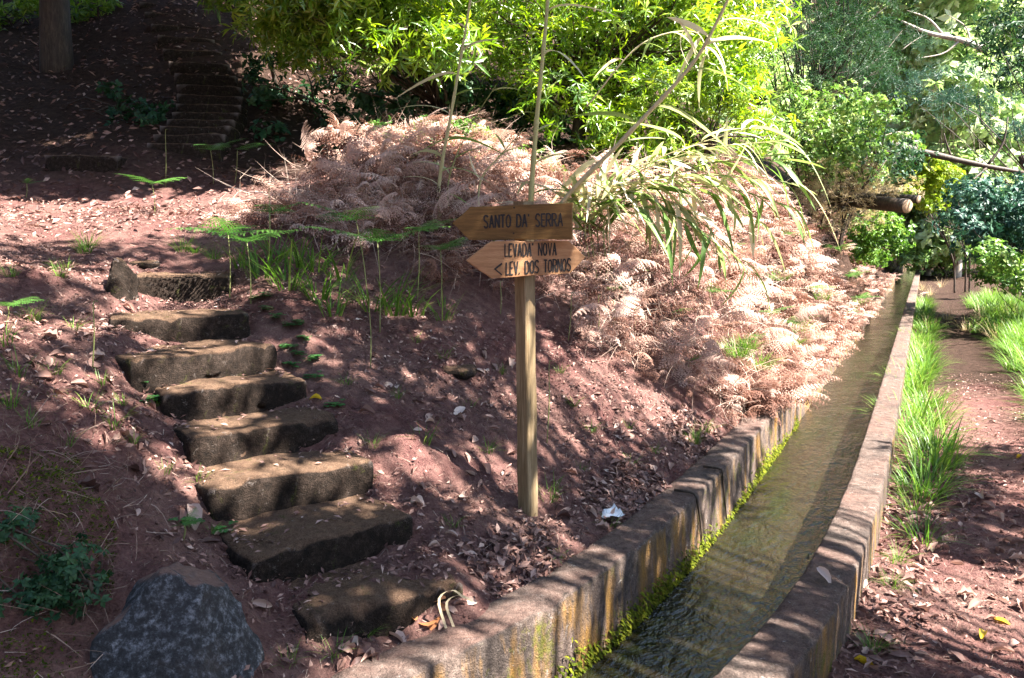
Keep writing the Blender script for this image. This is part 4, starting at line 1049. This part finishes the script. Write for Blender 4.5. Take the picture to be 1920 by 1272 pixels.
def build_bushes():
    A = [(485, -160), (490, 20), (520, 80), (600, 108), (700, 118), (790, 118), (870, 100), (900, -160)]
    leafy('laurel_tree', 'glossy bright green laurel tree arching out over the dark hollow', 'tree', gp(-1.0, 11.5), px_clumps(66, A, 9.6, 11.6, .40, .62), 36, .19, 'laurel', trunk_r=.12, tone=(.68, .2))
    A2 = [(385, -60), (395, 0), (430, 10), (500, 20), (520, -60)]
    leafy('laurel_sapling', 'laurel sapling with sunlit leaves hanging at the edge of the dark steps', 'sapling', gp(-3.6, 12.4), px_clumps(7, A2, 11.4, 12, .2, .32), 18, .17, 'laurel', trunk_r=.04)
    B = [(860, -160), (880, 60), (900, 150), (960, 190), (1010, 235), (1090, 260), (1180, 260), (1250, 240), (1330, 190), (1430, 120), (1450, -160)]
    leafy('laurel_tree', 'broad yellow-green laurel tree filling the bank above the canes', 'tree', gp(.9, 11.2), px_clumps(120, B, 9.9, 12.4, .40, .65), 36, .165, 'laurel', trunk_r=.12, tone=(.72, .2))
    C = [(1080, 180), (1110, 300), (1250, 310), (1360, 320), (1500, 340), (1500, 250), (1430, 120), (1250, 120)]
    leafy('laurel_bush', 'low yellowish laurel bush behind the flopped cane clump', 'bush', gp(2.3, 10.6), px_clumps(40, C, 9.8, 11.6, .28, .42), 30, .13, 'laurel', trunk_r=.05, tone=(.7, .18), stems=3)
    leafy('laurel_tree', 'deeper green laurel standing behind the arching laurels', 'tree', gp(.6, 15), px_clumps(80, [(520, -160), (560, 60), (700, 140), (900, 150), (1100, 120), (1300, 130), (1460, 100), (1470, -160)], 13, 15.5, .5, .8), 26, .2, 'mid_leaf', trunk_r=.14, tone=(.4, .2))
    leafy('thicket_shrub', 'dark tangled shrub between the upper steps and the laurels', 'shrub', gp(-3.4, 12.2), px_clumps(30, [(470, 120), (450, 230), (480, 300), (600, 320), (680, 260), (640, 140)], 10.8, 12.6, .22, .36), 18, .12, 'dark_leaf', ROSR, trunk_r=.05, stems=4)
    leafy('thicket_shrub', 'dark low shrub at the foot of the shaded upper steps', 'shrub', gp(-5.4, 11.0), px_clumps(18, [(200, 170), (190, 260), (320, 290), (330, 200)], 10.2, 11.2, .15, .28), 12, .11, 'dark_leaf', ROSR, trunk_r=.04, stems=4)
    leafy('creeping_plant', 'dark small-leaved creeper over the cut bank beside the boulder', 'creeper', gp(-1.45, 2.35), px_clumps(26, [(-60, 960), (110, 960), (170, 1080), (150, 1260), (-60, 1300)], 2.28, 2.5, .05, .10), 26, .028, 'dark_leaf', ROSR, trunk_r=.008)
    # dim understorey
    D = [(640, 150), (650, 270), (760, 290), (850, 220), (900, 260), (960, 290), (1000, 330), (1090, 320), (1120, 250), (900, 150)]
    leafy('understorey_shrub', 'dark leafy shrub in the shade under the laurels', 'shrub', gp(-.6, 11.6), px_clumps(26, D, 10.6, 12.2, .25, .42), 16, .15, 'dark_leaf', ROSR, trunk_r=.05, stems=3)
    E = [(700, 230), (760, 300), (900, 310), (1000, 330), (1080, 340), (960, 270), (860, 235)]
    leafy('understorey_shrub', 'small-leaved green undergrowth along the crest of the bracken heap', 'shrub', gp(-.5, 9.6), px_clumps(22, E, 9.0, 9.8, .16, .28), 22, .075, 'mid_leaf', ROSR, trunk_r=.03, stems=3, tone=(.35, .2))
    for (u, v, y, r, n, lb) in [(15, 10, 13.5, .22, 6, 'sunlit shrub behind the trunk at the hillside edge'), (165, 25, 14, .3, 7, 'leafy green shrub right of the dark tree trunk'), (115, 20, 15, .3, 6, 'deep green shrub behind the dark tree trunk')]:
        P = at_y(u, v, y); cl = [(P + rng.normal(size=3) * np.array([.3, .3, .25]), r * rng.uniform(.7, 1.2)) for _ in range(n)]
        leafy('hillside_shrub', lb, 'shrub', gp(P[0], P[1] + .2), cl, 24, .16, 'laurel', trunk_r=.03, stems=2)
    # right-hand side
    leafy('heath_tree', 'tall dark green tree with fine foliage beyond the bracken bank', 'tree', gp(6.2, 17.5), px_clumps(62, [(1440, -160), (1440, 60), (1480, 160), (1560, 190), (1660, 190), (1700, 120), (1690, -160)], 15.5, 18.5, .45, .8), 46, .13, 'dark_leaf', ROSN, trunk_r=.16, tone=(.45, .25))
    leafy('leafy_shrub', 'sunlit small-leaved shrub below the dark heath tree', 'shrub', gp(6.0, 15.5), px_clumps(44, [(1470, 150), (1490, 300), (1560, 350), (1640, 330), (1690, 270), (1680, 180), (1560, 170)], 14, 16.5, .35, .6), 34, .10, 'mid_leaf', ROSR, trunk_r=.06, stems=4, tone=(.6, .25))
    leafy('thorny_shrub', 'dusky green shrub over the shaded gap at the far bank', 'shrub', gp(6.6, 16.8), px_clumps(26, [(1560, 200), (1570, 330), (1660, 345), (1720, 300), (1680, 210)], 16, 18, .35, .6), 36, .10, 'dark_leaf', ROSR, trunk_r=.06, stems=3)
    leafy('bank_bush', 'bright green bush overhanging the channel at its far bend', 'bush', gp(7.2, 18.6), px_clumps(26, [(1575, 410), (1585, 470), (1640, 495), (1690, 480), (1685, 430), (1640, 400)], 16.5, 20, .26, .42), 40, .11, 'grass', ROSR, trunk_r=.04, stems=4, tone=(.5, .2))
    leafy('bank_bush', 'reddish dry scrub on top of the far bank', 'bush', gp(6.3, 16.4), px_clumps(36, [(1480, 330), (1500, 420), (1580, 440), (1680, 410), (1690, 350), (1600, 320)], 14, 17, .3, .5), 34, .09, 'dry_grass', ROSN, trunk_r=.04, stems=4, tone=(.4, .3))
    leafy('conifer', 'blue-green conifer with drooping boughs on the valley side', 'tree', gp(15.5, 22), px_clumps(18, [(1690, 110), (1700, 190), (1770, 210), (1830, 240), (1990, 270), (1990, 110), (1830, 120)], 20, 24, .5, .9), 44, .17, 'blue_leaf', ROSN, trunk_r=.2, flat=.35, lift=.1)
    leafy('valley_tree', 'dark glossy-leaved tree leaning in over the path from the valley', 'tree', gp(11.0, 13.2), px_clumps(24, [(1850, -160), (1860, 60), (1880, 130), (1990, 150), (1990, -160)], 12, 14, .35, .6), 34, .16, 'dark_leaf', ROS, trunk_r=.14, tone=(.5, .25))
    leafy('yellow_bush', 'vivid yellow-green bush glowing beyond the leaning branch', 'bush', gp(14.4, 25), px_clumps(24, [(1712, 300), (1705, 375), (1760, 385), (1780, 320), (1750, 295)], 24, 25.5, .35, .55), 40, .16, 'yellow_leaf', ROSR, trunk_r=.06, stems=3)
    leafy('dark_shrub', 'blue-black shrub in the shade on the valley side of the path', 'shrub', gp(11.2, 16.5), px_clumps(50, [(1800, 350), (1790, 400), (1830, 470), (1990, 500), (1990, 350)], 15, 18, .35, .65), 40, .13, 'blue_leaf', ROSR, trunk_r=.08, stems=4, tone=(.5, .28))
    leafy('path_shrub', 'light green shrub closing off the far end of the path', 'shrub', gp(20.5, 36), px_clumps(44, [(1700, 440), (1690, 480), (1740, 505), (1800, 500), (1830, 460), (1780, 430)], 34, 40, .5, .9), 40, .20, 'mid_leaf', ROSR, trunk_r=.08, stems=4, tone=(.7, .2))
    leafy('path_shrub', 'mixed green shrub on the outer path edge above the grass', 'shrub', gp(10.6, 14.5), px_clumps(26, [(1850, 470), (1850, 520), (1880, 540), (2000, 540), (2000, 480)], 13, 16.5, .25, .42), 36, .11, 'mid_leaf', ROSR, trunk_r=.05, stems=4, tone=(.5, .25))
    for i, (u, y) in enumerate([(1650, 40), (1740, 38), (1800, 34), (1860, 40), (1920, 36), (1600, 44), (1690, 46), (1980, 42)]):
        poly = [(u - 75, -200), (u - 70, 300), (u - 40, 480), (u + 50, 480), (u + 75, 300), (u + 75, -200)]
        p = at_y(u, 470, y)
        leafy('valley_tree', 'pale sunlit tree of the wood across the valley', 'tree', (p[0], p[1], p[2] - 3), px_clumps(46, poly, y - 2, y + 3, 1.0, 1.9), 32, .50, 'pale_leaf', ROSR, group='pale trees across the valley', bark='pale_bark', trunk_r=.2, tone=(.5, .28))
build_bushes()

# far wooded hill behind everything
def build_far():
    x = np.linspace(-90, 130, 90); y = np.linspace(52, 150, 40); X, Y = np.meshgrid(x, y)
    Z = -8 + (Y - 52) * .62 + np.abs(noise(np.stack([X.ravel(), Y.ravel()], 1), .02, 5, 3).reshape(X.shape)) * 5
    n, m = X.shape; i = np.arange(n - 1)[:, None]; j = np.arange(m - 1)[None]
    q = np.stack([i * m + j, i * m + j + 1, (i + 1) * m + j + 1, (i + 1) * m + j], -1).reshape(-1, 4)
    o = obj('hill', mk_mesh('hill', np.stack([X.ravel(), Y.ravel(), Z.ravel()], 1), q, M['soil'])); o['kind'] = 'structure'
    a = Acc(); k = 5000
    xx = rng.uniform(5, 95, k); yy = rng.uniform(53, 100, k); zz = -8 + (yy - 52) * .62 + rng.uniform(0, 9, k) + noise(np.stack([xx, yy], 1), .12, 9, 2) * 1.5
    kk = rng.integers(0, 3, k)
    for q_ in range(3):
        s = kk == q_; p = np.stack([xx[s], yy[s], zz[s]], 1)
        fw = rand_dirs(s.sum()); a.add(*scatter(ROSR[q_][0], ROSR[q_][1], p, frames(fw, np.array([[0, 0, 1.]])), rng.uniform(1., 1.9, s.sum()), np.clip(rng.normal(.5, .25, s.sum()), 0, 1)))
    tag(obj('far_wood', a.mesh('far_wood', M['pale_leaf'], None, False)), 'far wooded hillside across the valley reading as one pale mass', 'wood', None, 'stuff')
build_far()

# ------------------------------------------------------------------ branches and logs on the right
def branchy(name, label, cat, px, rad, mat, subs=(), group=None):
    P = [at_y(*p) for p in px]; b = P[0]; t = thing(name, label, cat, tuple(b), group)
    a = Acc(); C = curve(P, 16); add_tube(a, C, np.linspace(rad[0], rad[1], 16) * (1 + .08 * np.sin(np.arange(16) * 2.1)), 9); obj('limb', a.mesh('limb', M[mat], b), t)
    for s, r in subs:
        a = Acc(); S = curve([at_y(*p) for p in s], 8); add_tube(a, S, np.linspace(r, r * .3, 8), 6); obj('twig', a.mesh('twig', M[mat], b), t)
branchy('leaning_branch', 'long dark bare branch slanting across the valley side', 'branch', [(1640, 262, 20), (1700, 278, 20), (1780, 297, 20), (1850, 312, 20), (1925, 325, 20)], (.11, .045), 'bark',
        [([(1785, 298, 20), (1775, 270, 20), (1770, 250, 20)], .03), ([(1850, 312, 20), (1880, 270, 20), (1890, 220, 20)], .04), ([(1850, 315, 20), (1820, 340, 19.6), (1775, 365, 19.4)], .035), ([(1845, 315, 20), (1830, 350, 20), (1810, 375, 20)], .025), ([(1750, 290, 20), (1740, 310, 20), (1755, 325, 20)], .015)])
branchy('sawn_branch', 'short dark sawn-off branch stub under the leaning branch', 'branch', [(1655, 288, 19.5), (1690, 294, 19.3), (1724, 303, 19.1)], (.09, .085), 'bark')
branchy('bare_branch', 'white bare twiggy branch lit against the pale wood', 'branch', [(1850, 95, 24), (1800, 75, 24), (1740, 62, 24), (1690, 40, 24)], (.11, .03), 'pale_bark',
        [([(1800, 75, 24), (1770, 100, 24), (1720, 110, 24)], .04), ([(1770, 68, 24), (1740, 35, 24), (1700, 20, 24)], .04), ([(1740, 62, 24), (1710, 80, 24), (1690, 95, 24)], .03), ([(1820, 82, 24), (1810, 50, 24), (1780, 30, 24)], .03)])
branchy('dead_vine', 'arching orange-brown dead vine above the far bank', 'vine', [(1595, 290, 17), (1640, 262, 17), (1690, 248, 17), (1712, 262, 17), (1722, 280, 17)], (.022, .012), 'twig',
        [([(1665, 255, 17), (1665, 275, 17), (1650, 300, 17), (1640, 310, 17)], .014), ([(1690, 250, 17), (1694, 270, 17), (1685, 285, 17)], .012), ([(1640, 290, 17), (1660, 305, 17), (1672, 318, 17)], .012), ([(1560, 270, 17), (1585, 290, 17), (1590, 305, 17)], .014)])
b = at_y(1692, 385, 45); b[2] = H1(b[0], b[1]); t = thing('thin_tree', 'slim pale-barked trunk standing behind the sawn logs', 'tree', tuple(b))
a = Acc(); add_tube(a, curve([b - (0, 0, .3), at_y(1697, 380, 45), at_y(1700, 240, 45), at_y(1698, 120, 45)], 16), np.linspace(.15, .09, 16), 9); obj('trunk', a.mesh('trunk', M['pale_bark'], t.location), t)
a = Acc()
for s in [([(1700, 240, 45), (1730, 200, 45), (1760, 190, 45)]), ([(1699, 180, 45), (1670, 150, 45), (1660, 120, 45)])]: add_tube(a, curve([at_y(*p) for p in s], 6), np.linspace(.06, .02, 6), 6)
obj('crown', a.mesh('crown', M['pale_bark'], t.location), t)
b = at_y(1738, 478, 46); b[2] = H1(b[0], b[1]); t = thing('thin_tree', 'short white stem rising from the dry scrub at the path end', 'tree', tuple(b))
a = Acc(); add_tube(a, curve([b - (0, 0, .2), at_y(1733, 455, 46), at_y(1734, 432, 46)], 8), np.linspace(.11, .07, 8), 8); obj('trunk', a.mesh('trunk', M['pale_bark'], t.location), t)
def log(label, pa, pb, r):
    A, B = at_y(*pa), at_y(*pb); t = thing('sawn_log', label, 'log', tuple(A)); a = Acc(); add_tube(a, curve([A, (A + B) / 2, B], 8), np.full(8, r), 16); obj('log_body', a.mesh('log_body', M['bark'], A), t)
    d = norm(A - B); V, q, tt = tube(np.array([A + d * .003, A + d * .008]), [r * .93, r * .9], 16); obj('cut_face', mk_mesh('cut_face', V - A, [q, tt], M['cut_wood'], np.zeros(len(V))), t)
log('sawn log with a round pale cut face turned to the path', (1701, 387, 13.6), (1560, 372, 15.3), .125)
log('thinner sawn log resting on the log with the pale cut face', (1722, 374, 14.0), (1590, 368, 15.2), .075)

# ------------------------------------------------------------------ leaf litter
def t_curl(w, cup, arch, twist, seed, n=4, lobed=False):
    """dead leaf, length 1, cupped and arched"""
    r = np.random.default_rng(seed); V = []; Fc = []
    ts = np.linspace(0, 1, n + 1)
    for k, t in enumerate(ts):
        ww = w / 2 * (math.sin(math.pi * (.06 + .90 * t) ** .9) ** .8) * (1 + (.25 * (-1) ** k if lobed else 0)); z = arch * math.sin(math.pi * t) + .03 * r.normal(); tw = twist * (t - .5)
        for s in (-1, -.5, 0, .5, 1):
            x = s * ww; zz = z + cup * (s * s) * ww * 2 + .015 * r.normal()
            V.append((x * math.cos(tw) - zz * math.sin(tw) * .3, t - .5 + .01 * r.normal(), zz + x * math.sin(tw)))
    for k in range(n):
        for j in range(4):
            a = k * 5 + j; Fc += [(a, a + 1, a + 6), (a, a + 6, a + 5)]
    V = np.array(V); V[:, 2] -= np.percentile(V[:, 2], 10); return V, np.array(Fc)
CURL = [t_curl(.42, .5, .1, .6, 1), t_curl(.35, .9, .18, -.8, 2), t_curl(.5, .25, .05, .3, 3), t_curl(.3, 1.2, -.1, 1.2, 4), t_curl(.55, .6, .12, -.4, 5, 6, True)]
LIT = [t_leaf(.42, .08, .12, 1), t_leaf(.32, .14, -.15, 1), t_leaf(.5, .05, .3, 1)]
def lay(P, tilt=.35):
    n = len(P); nn = normals(P[:, 0], P[:, 1]) + rng.normal(size=(n, 3)) * tilt
    a = rng.uniform(0, 6.28, n); fw = np.stack([np.cos(a), np.sin(a), np.zeros(n)], 1)
    z = norm(nn); x = norm(np.cross(fw, z)); y = np.cross(z, x); return np.stack([x, y, z], -1)
def build_litter():
    acc = Acc()
    ALL = [(-900, 330), (700, 250), (1400, 650), (1450, 900), (1100, 1000), (800, 1400), (-900, 1400)]
    PATH = [(1500, 1400), (1640, 860), (1740, 640), (1780, 640), (2200, 900), (2200, 1400)]
    HILL = [(-300, -300), (600, -300), (900, 250), (700, 330), (400, 420), (-300, 480)]
    def dens(thr, f, seed): return lambda P, d: noise(P[:, :2], f, seed, 3) > thr - rng.random(len(P)) * 1.4
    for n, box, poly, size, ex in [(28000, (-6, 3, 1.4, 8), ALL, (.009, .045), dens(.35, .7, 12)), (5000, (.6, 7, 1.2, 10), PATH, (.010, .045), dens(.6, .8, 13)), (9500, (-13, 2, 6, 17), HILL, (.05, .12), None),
                                   (1800, (-.5, 2.2, 2.4, 6), None, (.03, .075), lambda P, d: (d < -(CW + LW)) & (d > -(CW + LW + .30)) & (noise(P[:, :2], .8, 15, 2) > -.1)),
                                   (900, (.2, 4, 1.5, 6), None, (.03, .085), lambda P, d: (d > RW) & (d < RW + .3))]:
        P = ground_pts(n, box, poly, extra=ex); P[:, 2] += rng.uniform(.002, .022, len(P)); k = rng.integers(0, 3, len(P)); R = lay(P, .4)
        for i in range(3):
            s = k == i; acc.add(*scatter(*LIT[i], P[s], R[s], rng.uniform(*size, s.sum()), np.clip(rng.normal(.2 if box[0] == -13 else .29, .24, s.sum()), 0, 1)))  # hillside leaves toned darker to put shade into their colour
    for (A, B) in SW:        # leaves and grit gathered on the treads, thicker towards the riser behind and the ends
        n = 70; e = (B - A) / np.linalg.norm(B - A); nb = np.array([-e[1], e[0], 0]); L = np.linalg.norm(B - A)
        tt_ = np.where(rng.random(n) < .45, rng.choice([.05, .95], n) + rng.normal(size=n) * .05, rng.random(n)); bk = np.clip(.34 - np.abs(rng.normal(size=n)) * .12, .04, .36)
        P = A + e * (np.clip(tt_, .02, .98) * L)[:, None] + nb * bk[:, None]; P[:, 2] += rng.uniform(.002, .012, n); z = norm(np.array([0, 0, 1.]) + rng.normal(size=(n, 3)) * .25)
        x = norm(np.cross(rand_dirs(n), z)); R = np.stack([x, np.cross(z, x), z], -1); acc.add(*scatter(*LIT[0], P, R, rng.uniform(.012, .055, n), np.clip(rng.normal(.32, .24, n), 0, 1)))
    tag(obj('leaf_litter', acc.mesh('leaf_litter', M['litter'], None, False)), 'carpet of small dry fallen leaves over slope and path', 'leaf litter', None, 'stuff')
    # fine dry needles and stalks
    acc = Acc(); P = ground_pts(26000, (-6, 6, 1.5, 8), [(-900, 330), (560, 440), (1000, 560), (1400, 700), (1450, 900), (2200, 900), (2200, 1400), (-900, 1400)]); P[:, 2] += .004
    V, Fc = t_blade(.022, .35, 2); R = lay(P, .12); R = R[:, :, [0, 2, 1]] * np.array([1, -1, 1.]); R[:, :, 2] *= 1
    acc.add(*scatter(V, Fc, P, R, rng.uniform(.02, .11, len(P)), np.clip(rng.normal(.5, .32, len(P)), 0, 1)))
    tag(obj('dry_needles', acc.mesh('dry_needles', M['twig'], None, False)), 'thin dry stalks and needles strewn over the soil', 'needles', None, 'stuff')
    # leaves one can pick out
    mt = {}
    def leafmesh(k, tone, mat):
        key = (k, round(tone * 5), mat)
        if key not in mt:
            V, Fc = CURL[k]; mt[key] = mk_mesh('fallen_leaf', V, Fc, M[mat], np.full(len(V), round(tone * 5) / 5))
        return mt[key]
    def put(P, size, tone, mat, label, group, tilt=.25):
        R = lay(P, tilt)
        for i in range(len(P)):
            o = obj('fallen_leaf', leafmesh(int(rng.integers(0, 5)), float(np.clip(rng.normal(tone, .22), 0, 1)), mat)); s = rng.uniform(*size)
            o.matrix_world = Matrix.Translation(P[i] + np.array([0, 0, .004])) @ Matrix(R[i].tolist()).to_4x4() @ Matrix.Scale(s, 4); tag(o, label, 'leaf', group)
    P = ground_pts(95, (.6, 5, 1.6, 6), [(1520, 1300), (1660, 930), (1950, 930), (1950, 1300)]); put(P, (.04, .10), .45, 'litter', 'curled brown fallen leaf lying on the dirt path', 'brown leaves on the path')
    P = ground_pts(14, (-1, 1.5, 2, 4.5), [(690, 1200), (760, 1160), (830, 1110), (860, 1140), (780, 1190), (720, 1215)]); put(P, (.06, .10), .4, 'orange_fallen', 'orange-brown fallen leaf heaped at the end of the lowest step', 'orange leaves by the lowest step', .5)
    P = ground_pts(26, (-2, 1.5, 2, 4.5), [(600, 1272), (640, 1215), (760, 1200), (930, 1090), (900, 1130), (700, 1272)]); put(P, (.05, .11), .45, 'litter', 'dull brown fallen leaf in the gutter behind the channel wall', 'brown leaves behind the wall', .5)
    P = ground_pts(85, (-2.5, 2.5, 2.8, 7), [(640, 700), (900, 650), (1300, 800), (1380, 880), (1100, 1020), (830, 1080), (760, 900)]); put(P, (.05, .10), .55, 'litter', 'dry brown fallen leaf on the slope around the signpost', 'brown leaves around the signpost')
    P = ground_pts(55, (-4, 0, 2, 6.5), [(20, 600), (240, 560), (360, 850), (440, 1080), (200, 1000), (60, 800)]); put(P, (.04, .095), .4, 'litter', 'dry brown fallen leaf on the bank left of the steps', 'brown leaves left of the steps')
    P = hit([1843, 1877, 1639, 1620, 1910], [1197, 1167, 1018, 1245, 860]); put(P, (.07, .085), .5, 'yellow_fallen', 'bright yellow fallen leaf lying on the dirt path', 'yellow leaves on the path', .1)
    P = hit([592], [752]); put(P, (.06, .07), .5, 'yellow_fallen', 'small yellow fallen leaf beside the fourth step', None, .1)
    for (u, v, s, lb) in [(862, 775, .11, 'pale upright dry leaf on the slope below the bracken'), (782, 950, .09, 'whitish crumpled leaf at the right end of the seventh step'), (845, 1008, .07, 'pale pointed leaf standing on the soil below the post'), (360, 970, .15, 'long curled tan leaf beside the sixth step'), (490, 1132, .08, 'pale flat leaf on soil between the boulder and the steps'), (1545, 1082, .09, 'pinkish dry leaf lying on top of the path-side channel wall'), (545, 1218, .09, 'tan leaf with green shoots at the lowest step')]:
        p = hit1(u, v) if u != 1545 else on_z(u, v, WT + .01); put(p[None], (s, s * 1.05), .9, 'litter', lb, None, .5)
    # white scrap by the wall
    p = hit1(1145, 972); r = np.random.default_rng(3); n, m = 9, 7; V = []
    for i in range(n):
        for j in range(m):
            s, t = i / (n - 1), j / (m - 1); w = .03 + .035 * t * (1 + .25 * math.sin(s * 20)); V.append(((s - .5) * 2 * w, t * .11 - .05, .02 + .014 * math.sin(s * 13) * t + .012 * math.sin(t * 6) + r.normal() * .0015))
    i = np.arange(n - 1)[:, None]; j = np.arange(m - 1)[None]; q = np.stack([i * m + j, (i + 1) * m + j, (i + 1) * m + j + 1, i * m + j + 1], -1).reshape(-1, 4)
    o = obj('paper_scrap', mk_mesh('paper_scrap', np.array(V), q, M['paper']), None, tuple(p + np.array([0, 0, .012]))); o.rotation_euler = (.35, .1, -1.2); tag(o, 'crumpled white paper scrap on the soil behind the channel wall', 'paper')
    # long dry looping blades at the lowest step
    for k, (u, v, h) in enumerate([(838, 1185, .16), (852, 1180, .13)]):
        b = hit1(u, v); C = curve([b, b + (-.03, 0, h * .8), b + (.02, .02, h), b + (.07, .03, h * .75)], 12); a = Acc(); w = .005
        V = np.concatenate([C + np.array([-w, 0, 0]), C + np.array([w, .004, 0])]); i = np.arange(11); a.add(V, np.stack([i, i + 12, i + 13, i + 1], 1), np.full(24, .9))
        tag(obj('dry_blade', a.mesh('dry_blade', M['dry_grass'], b), None, tuple(b)), 'looped pale dry blade standing in leaves by the lowest step', 'blade', 'looped dry blades')
build_litter()

def build_wall_details():
    # moss fringe on the left wall just above the water
    n = 9000; y = rng.uniform(2.2, 7.5, n); z = WZ + rng.random(n) ** 1.6 * .20; s = np.stack([RX(y), y], 1)
    k = noise(s, 1.1, 33, 3) * .5 + rng.normal(size=n) * .35 - (z - WZ) * 9 + .75 > 0; y, z = y[k], z[k]; n = len(y)
    p = lpt(y, -(CW) + .06 * (WT - z) + .004); P = np.concatenate([p, z[:, None]], 1)
    tn = RS(y); nr = np.stack([np.ones(n), -tn, np.zeros(n)], 1); nr = norm(nr)
    V, Fc = t_leaf(.5, .1, .4, 2); fw = nr * .8 + rng.normal(size=(n, 3)) * .5 + np.array([0, 0, -.2])
    a = Acc(); a.add(*scatter(V, Fc, P, frames(fw, np.array([[0, 0, 1.]])), rng.uniform(.012, .032, n), np.clip(rng.normal(.5, .3, n), 0, 1)))
    o = obj('moss', a.mesh('moss', M['moss'], None, False), left_wall); o['kind'] = 'stuff'; o['label'] = 'yellow-green moss fringe above the waterline'
    # dark roots hanging over the wall
    for (pts) in [[(1300, 925), (1318, 950), (1338, 985)], [(1352, 880), (1362, 905), (1376, 935)]]:
        yy = on_z(*pts[0], WT)[1]; P = [on_z(*pts[0], WT + .015) + np.array([-.1, .06, .0])] + [on_z(*pts[0], WT + .012)]
        f = ldist(P[1][0:1], P[1][1:2])[1]
        for q, zz in zip((.0, .06, .12), (.2, .05, -.1)): 
            c = lpt(f + q * .6, np.array([-CW + .06 * (WT - zz) + .008])); P.append(np.array([c[0, 0], c[0, 1], zz]))
        a = Acc(); add_tube(a, curve(P, 12), np.linspace(.009, .005, 12), 6); tag(obj('root', a.mesh('root', M['bark'], P[0]), None, tuple(P[0])), 'thin dark root hanging over the mossy channel wall into the water', 'root', 'roots over the wall')
    # clover by the steps
    cm = []
    for i in range(3):
        r = np.random.default_rng(60 + i); a = Acc(); V, Fc = t_leaf(.9, .08, .1, 2)
        for k in range(14):
            c = np.array([r.normal() * .021, r.normal() * .021, r.uniform(.01, .035)]); az = r.uniform(0, 6.28)
            for q in range(3):
                fw = np.array([[math.cos(az + q * 2.09), math.sin(az + q * 2.09), .1]]); a.add(*scatter(V, Fc, c[None], frames(fw, np.array([[0, 0, 1.]])), np.array([.022]), np.array([r.random()])))
        cm.append(a.mesh('clover_patch', M['clover'], None, False))
    for i, (u, v) in enumerate([(540, 655), (560, 670), (545, 690), (590, 710), (480, 565), (520, 600), (545, 615), (500, 585), (570, 640), (630, 765), (290, 755), (265, 725), (350, 985), (500, 560), (560, 610), (415, 1000), (590, 680)]):
        p = hit1(u, v); o = obj('clover_patch', cm[i % 3], None, tuple(p)); o.rotation_euler = (0, 0, i); o.scale = (1.15, 1.15, 1.15); tag(o, 'little patch of bright green clover on the soil beside the steps', 'clover', 'clover beside the steps')
    # mossy, rooty face of the near left bank
    P = ground_pts(7000, (-2.6, -.7, 1.3, 3.4), [(-150, 820), (140, 850), (220, 1000), (190, 1350), (-150, 1350)]); n = len(P); V, Fc = t_leaf(.5, .1, .4, 2)
    k = noise(P, 1.5, 81, 3) + rng.normal(size=n) * .5 > -.5; P = P[k]; n = len(P)
    nn = normals(P[:, 0], P[:, 1]); a = Acc(); a.add(*scatter(V, Fc, P, frames(nn + rng.normal(size=(n, 3)) * .5, np.array([[0, 0, 1.]]) + rng.normal(size=(n, 3)) * .2), rng.uniform(.006, .016, n), np.clip(rng.normal(.25, .25, n), 0, 1)))
    tag(obj('bank_moss', a.mesh('bank_moss', M['moss'], None, False)), 'dark moss covering the cut bank beside the boulder', 'moss', None, 'stuff')
    P = ground_pts(260, (-3.2, -.7, 1.3, 4.0), [(-150, 780), (200, 800), (300, 950), (190, 1250), (-150, 1250)]); nn = normals(P[:, 0], P[:, 1]); V, Fc = t_blade(.02, .7, 4)
    a = Acc(); z = norm(nn + rng.normal(size=nn.shape) * .4 + np.array([.2, -.2, -.4])); x = norm(np.cross(rand_dirs(len(P)), z)); yv = np.cross(z, x)
    a.add(*scatter(V, Fc, P, np.stack([x, yv, z], -1), rng.uniform(.06, .2, len(P)), np.clip(rng.normal(.5, .3, len(P)), 0, 1)))
    tag(obj('bank_roots', a.mesh('bank_roots', M['twig'], None, False)), 'fine pale rootlets and dry stalks hanging from the cut left bank', 'roots', None, 'stuff')
build_wall_details()
def build_crumbs():
    oc = np.array([(1, 0, 0), (0, 1, 0), (-1, 0, 0), (0, -1, 0), (0, 0, .8), (0, 0, -.6)], float); of = np.array([(0, 1, 4), (1, 2, 4), (2, 3, 4), (3, 0, 4), (1, 0, 5), (2, 1, 5), (3, 2, 5), (0, 3, 5)])
    P = ground_pts(10000, (-3.5, 4.5, 1.3, 6), [(-200, 500), (300, 500), (1000, 650), (1420, 850), (1640, 880), (2200, 880), (2200, 1500), (-200, 1500)]); n = len(P)
    P[:, 2] += .002; z = rand_dirs(n); x = norm(np.cross(rand_dirs(n), z)); R = np.stack([x, np.cross(z, x), z], -1)
    sz = (.003 + .009 * rng.random(n) ** 3)[:, None] * rng.uniform(.6, 1.4, (n, 3)); a = Acc(); a.add(*scatter(oc, of, P, R, sz))
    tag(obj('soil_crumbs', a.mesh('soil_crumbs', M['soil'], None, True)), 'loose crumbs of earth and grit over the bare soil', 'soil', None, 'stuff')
build_crumbs()
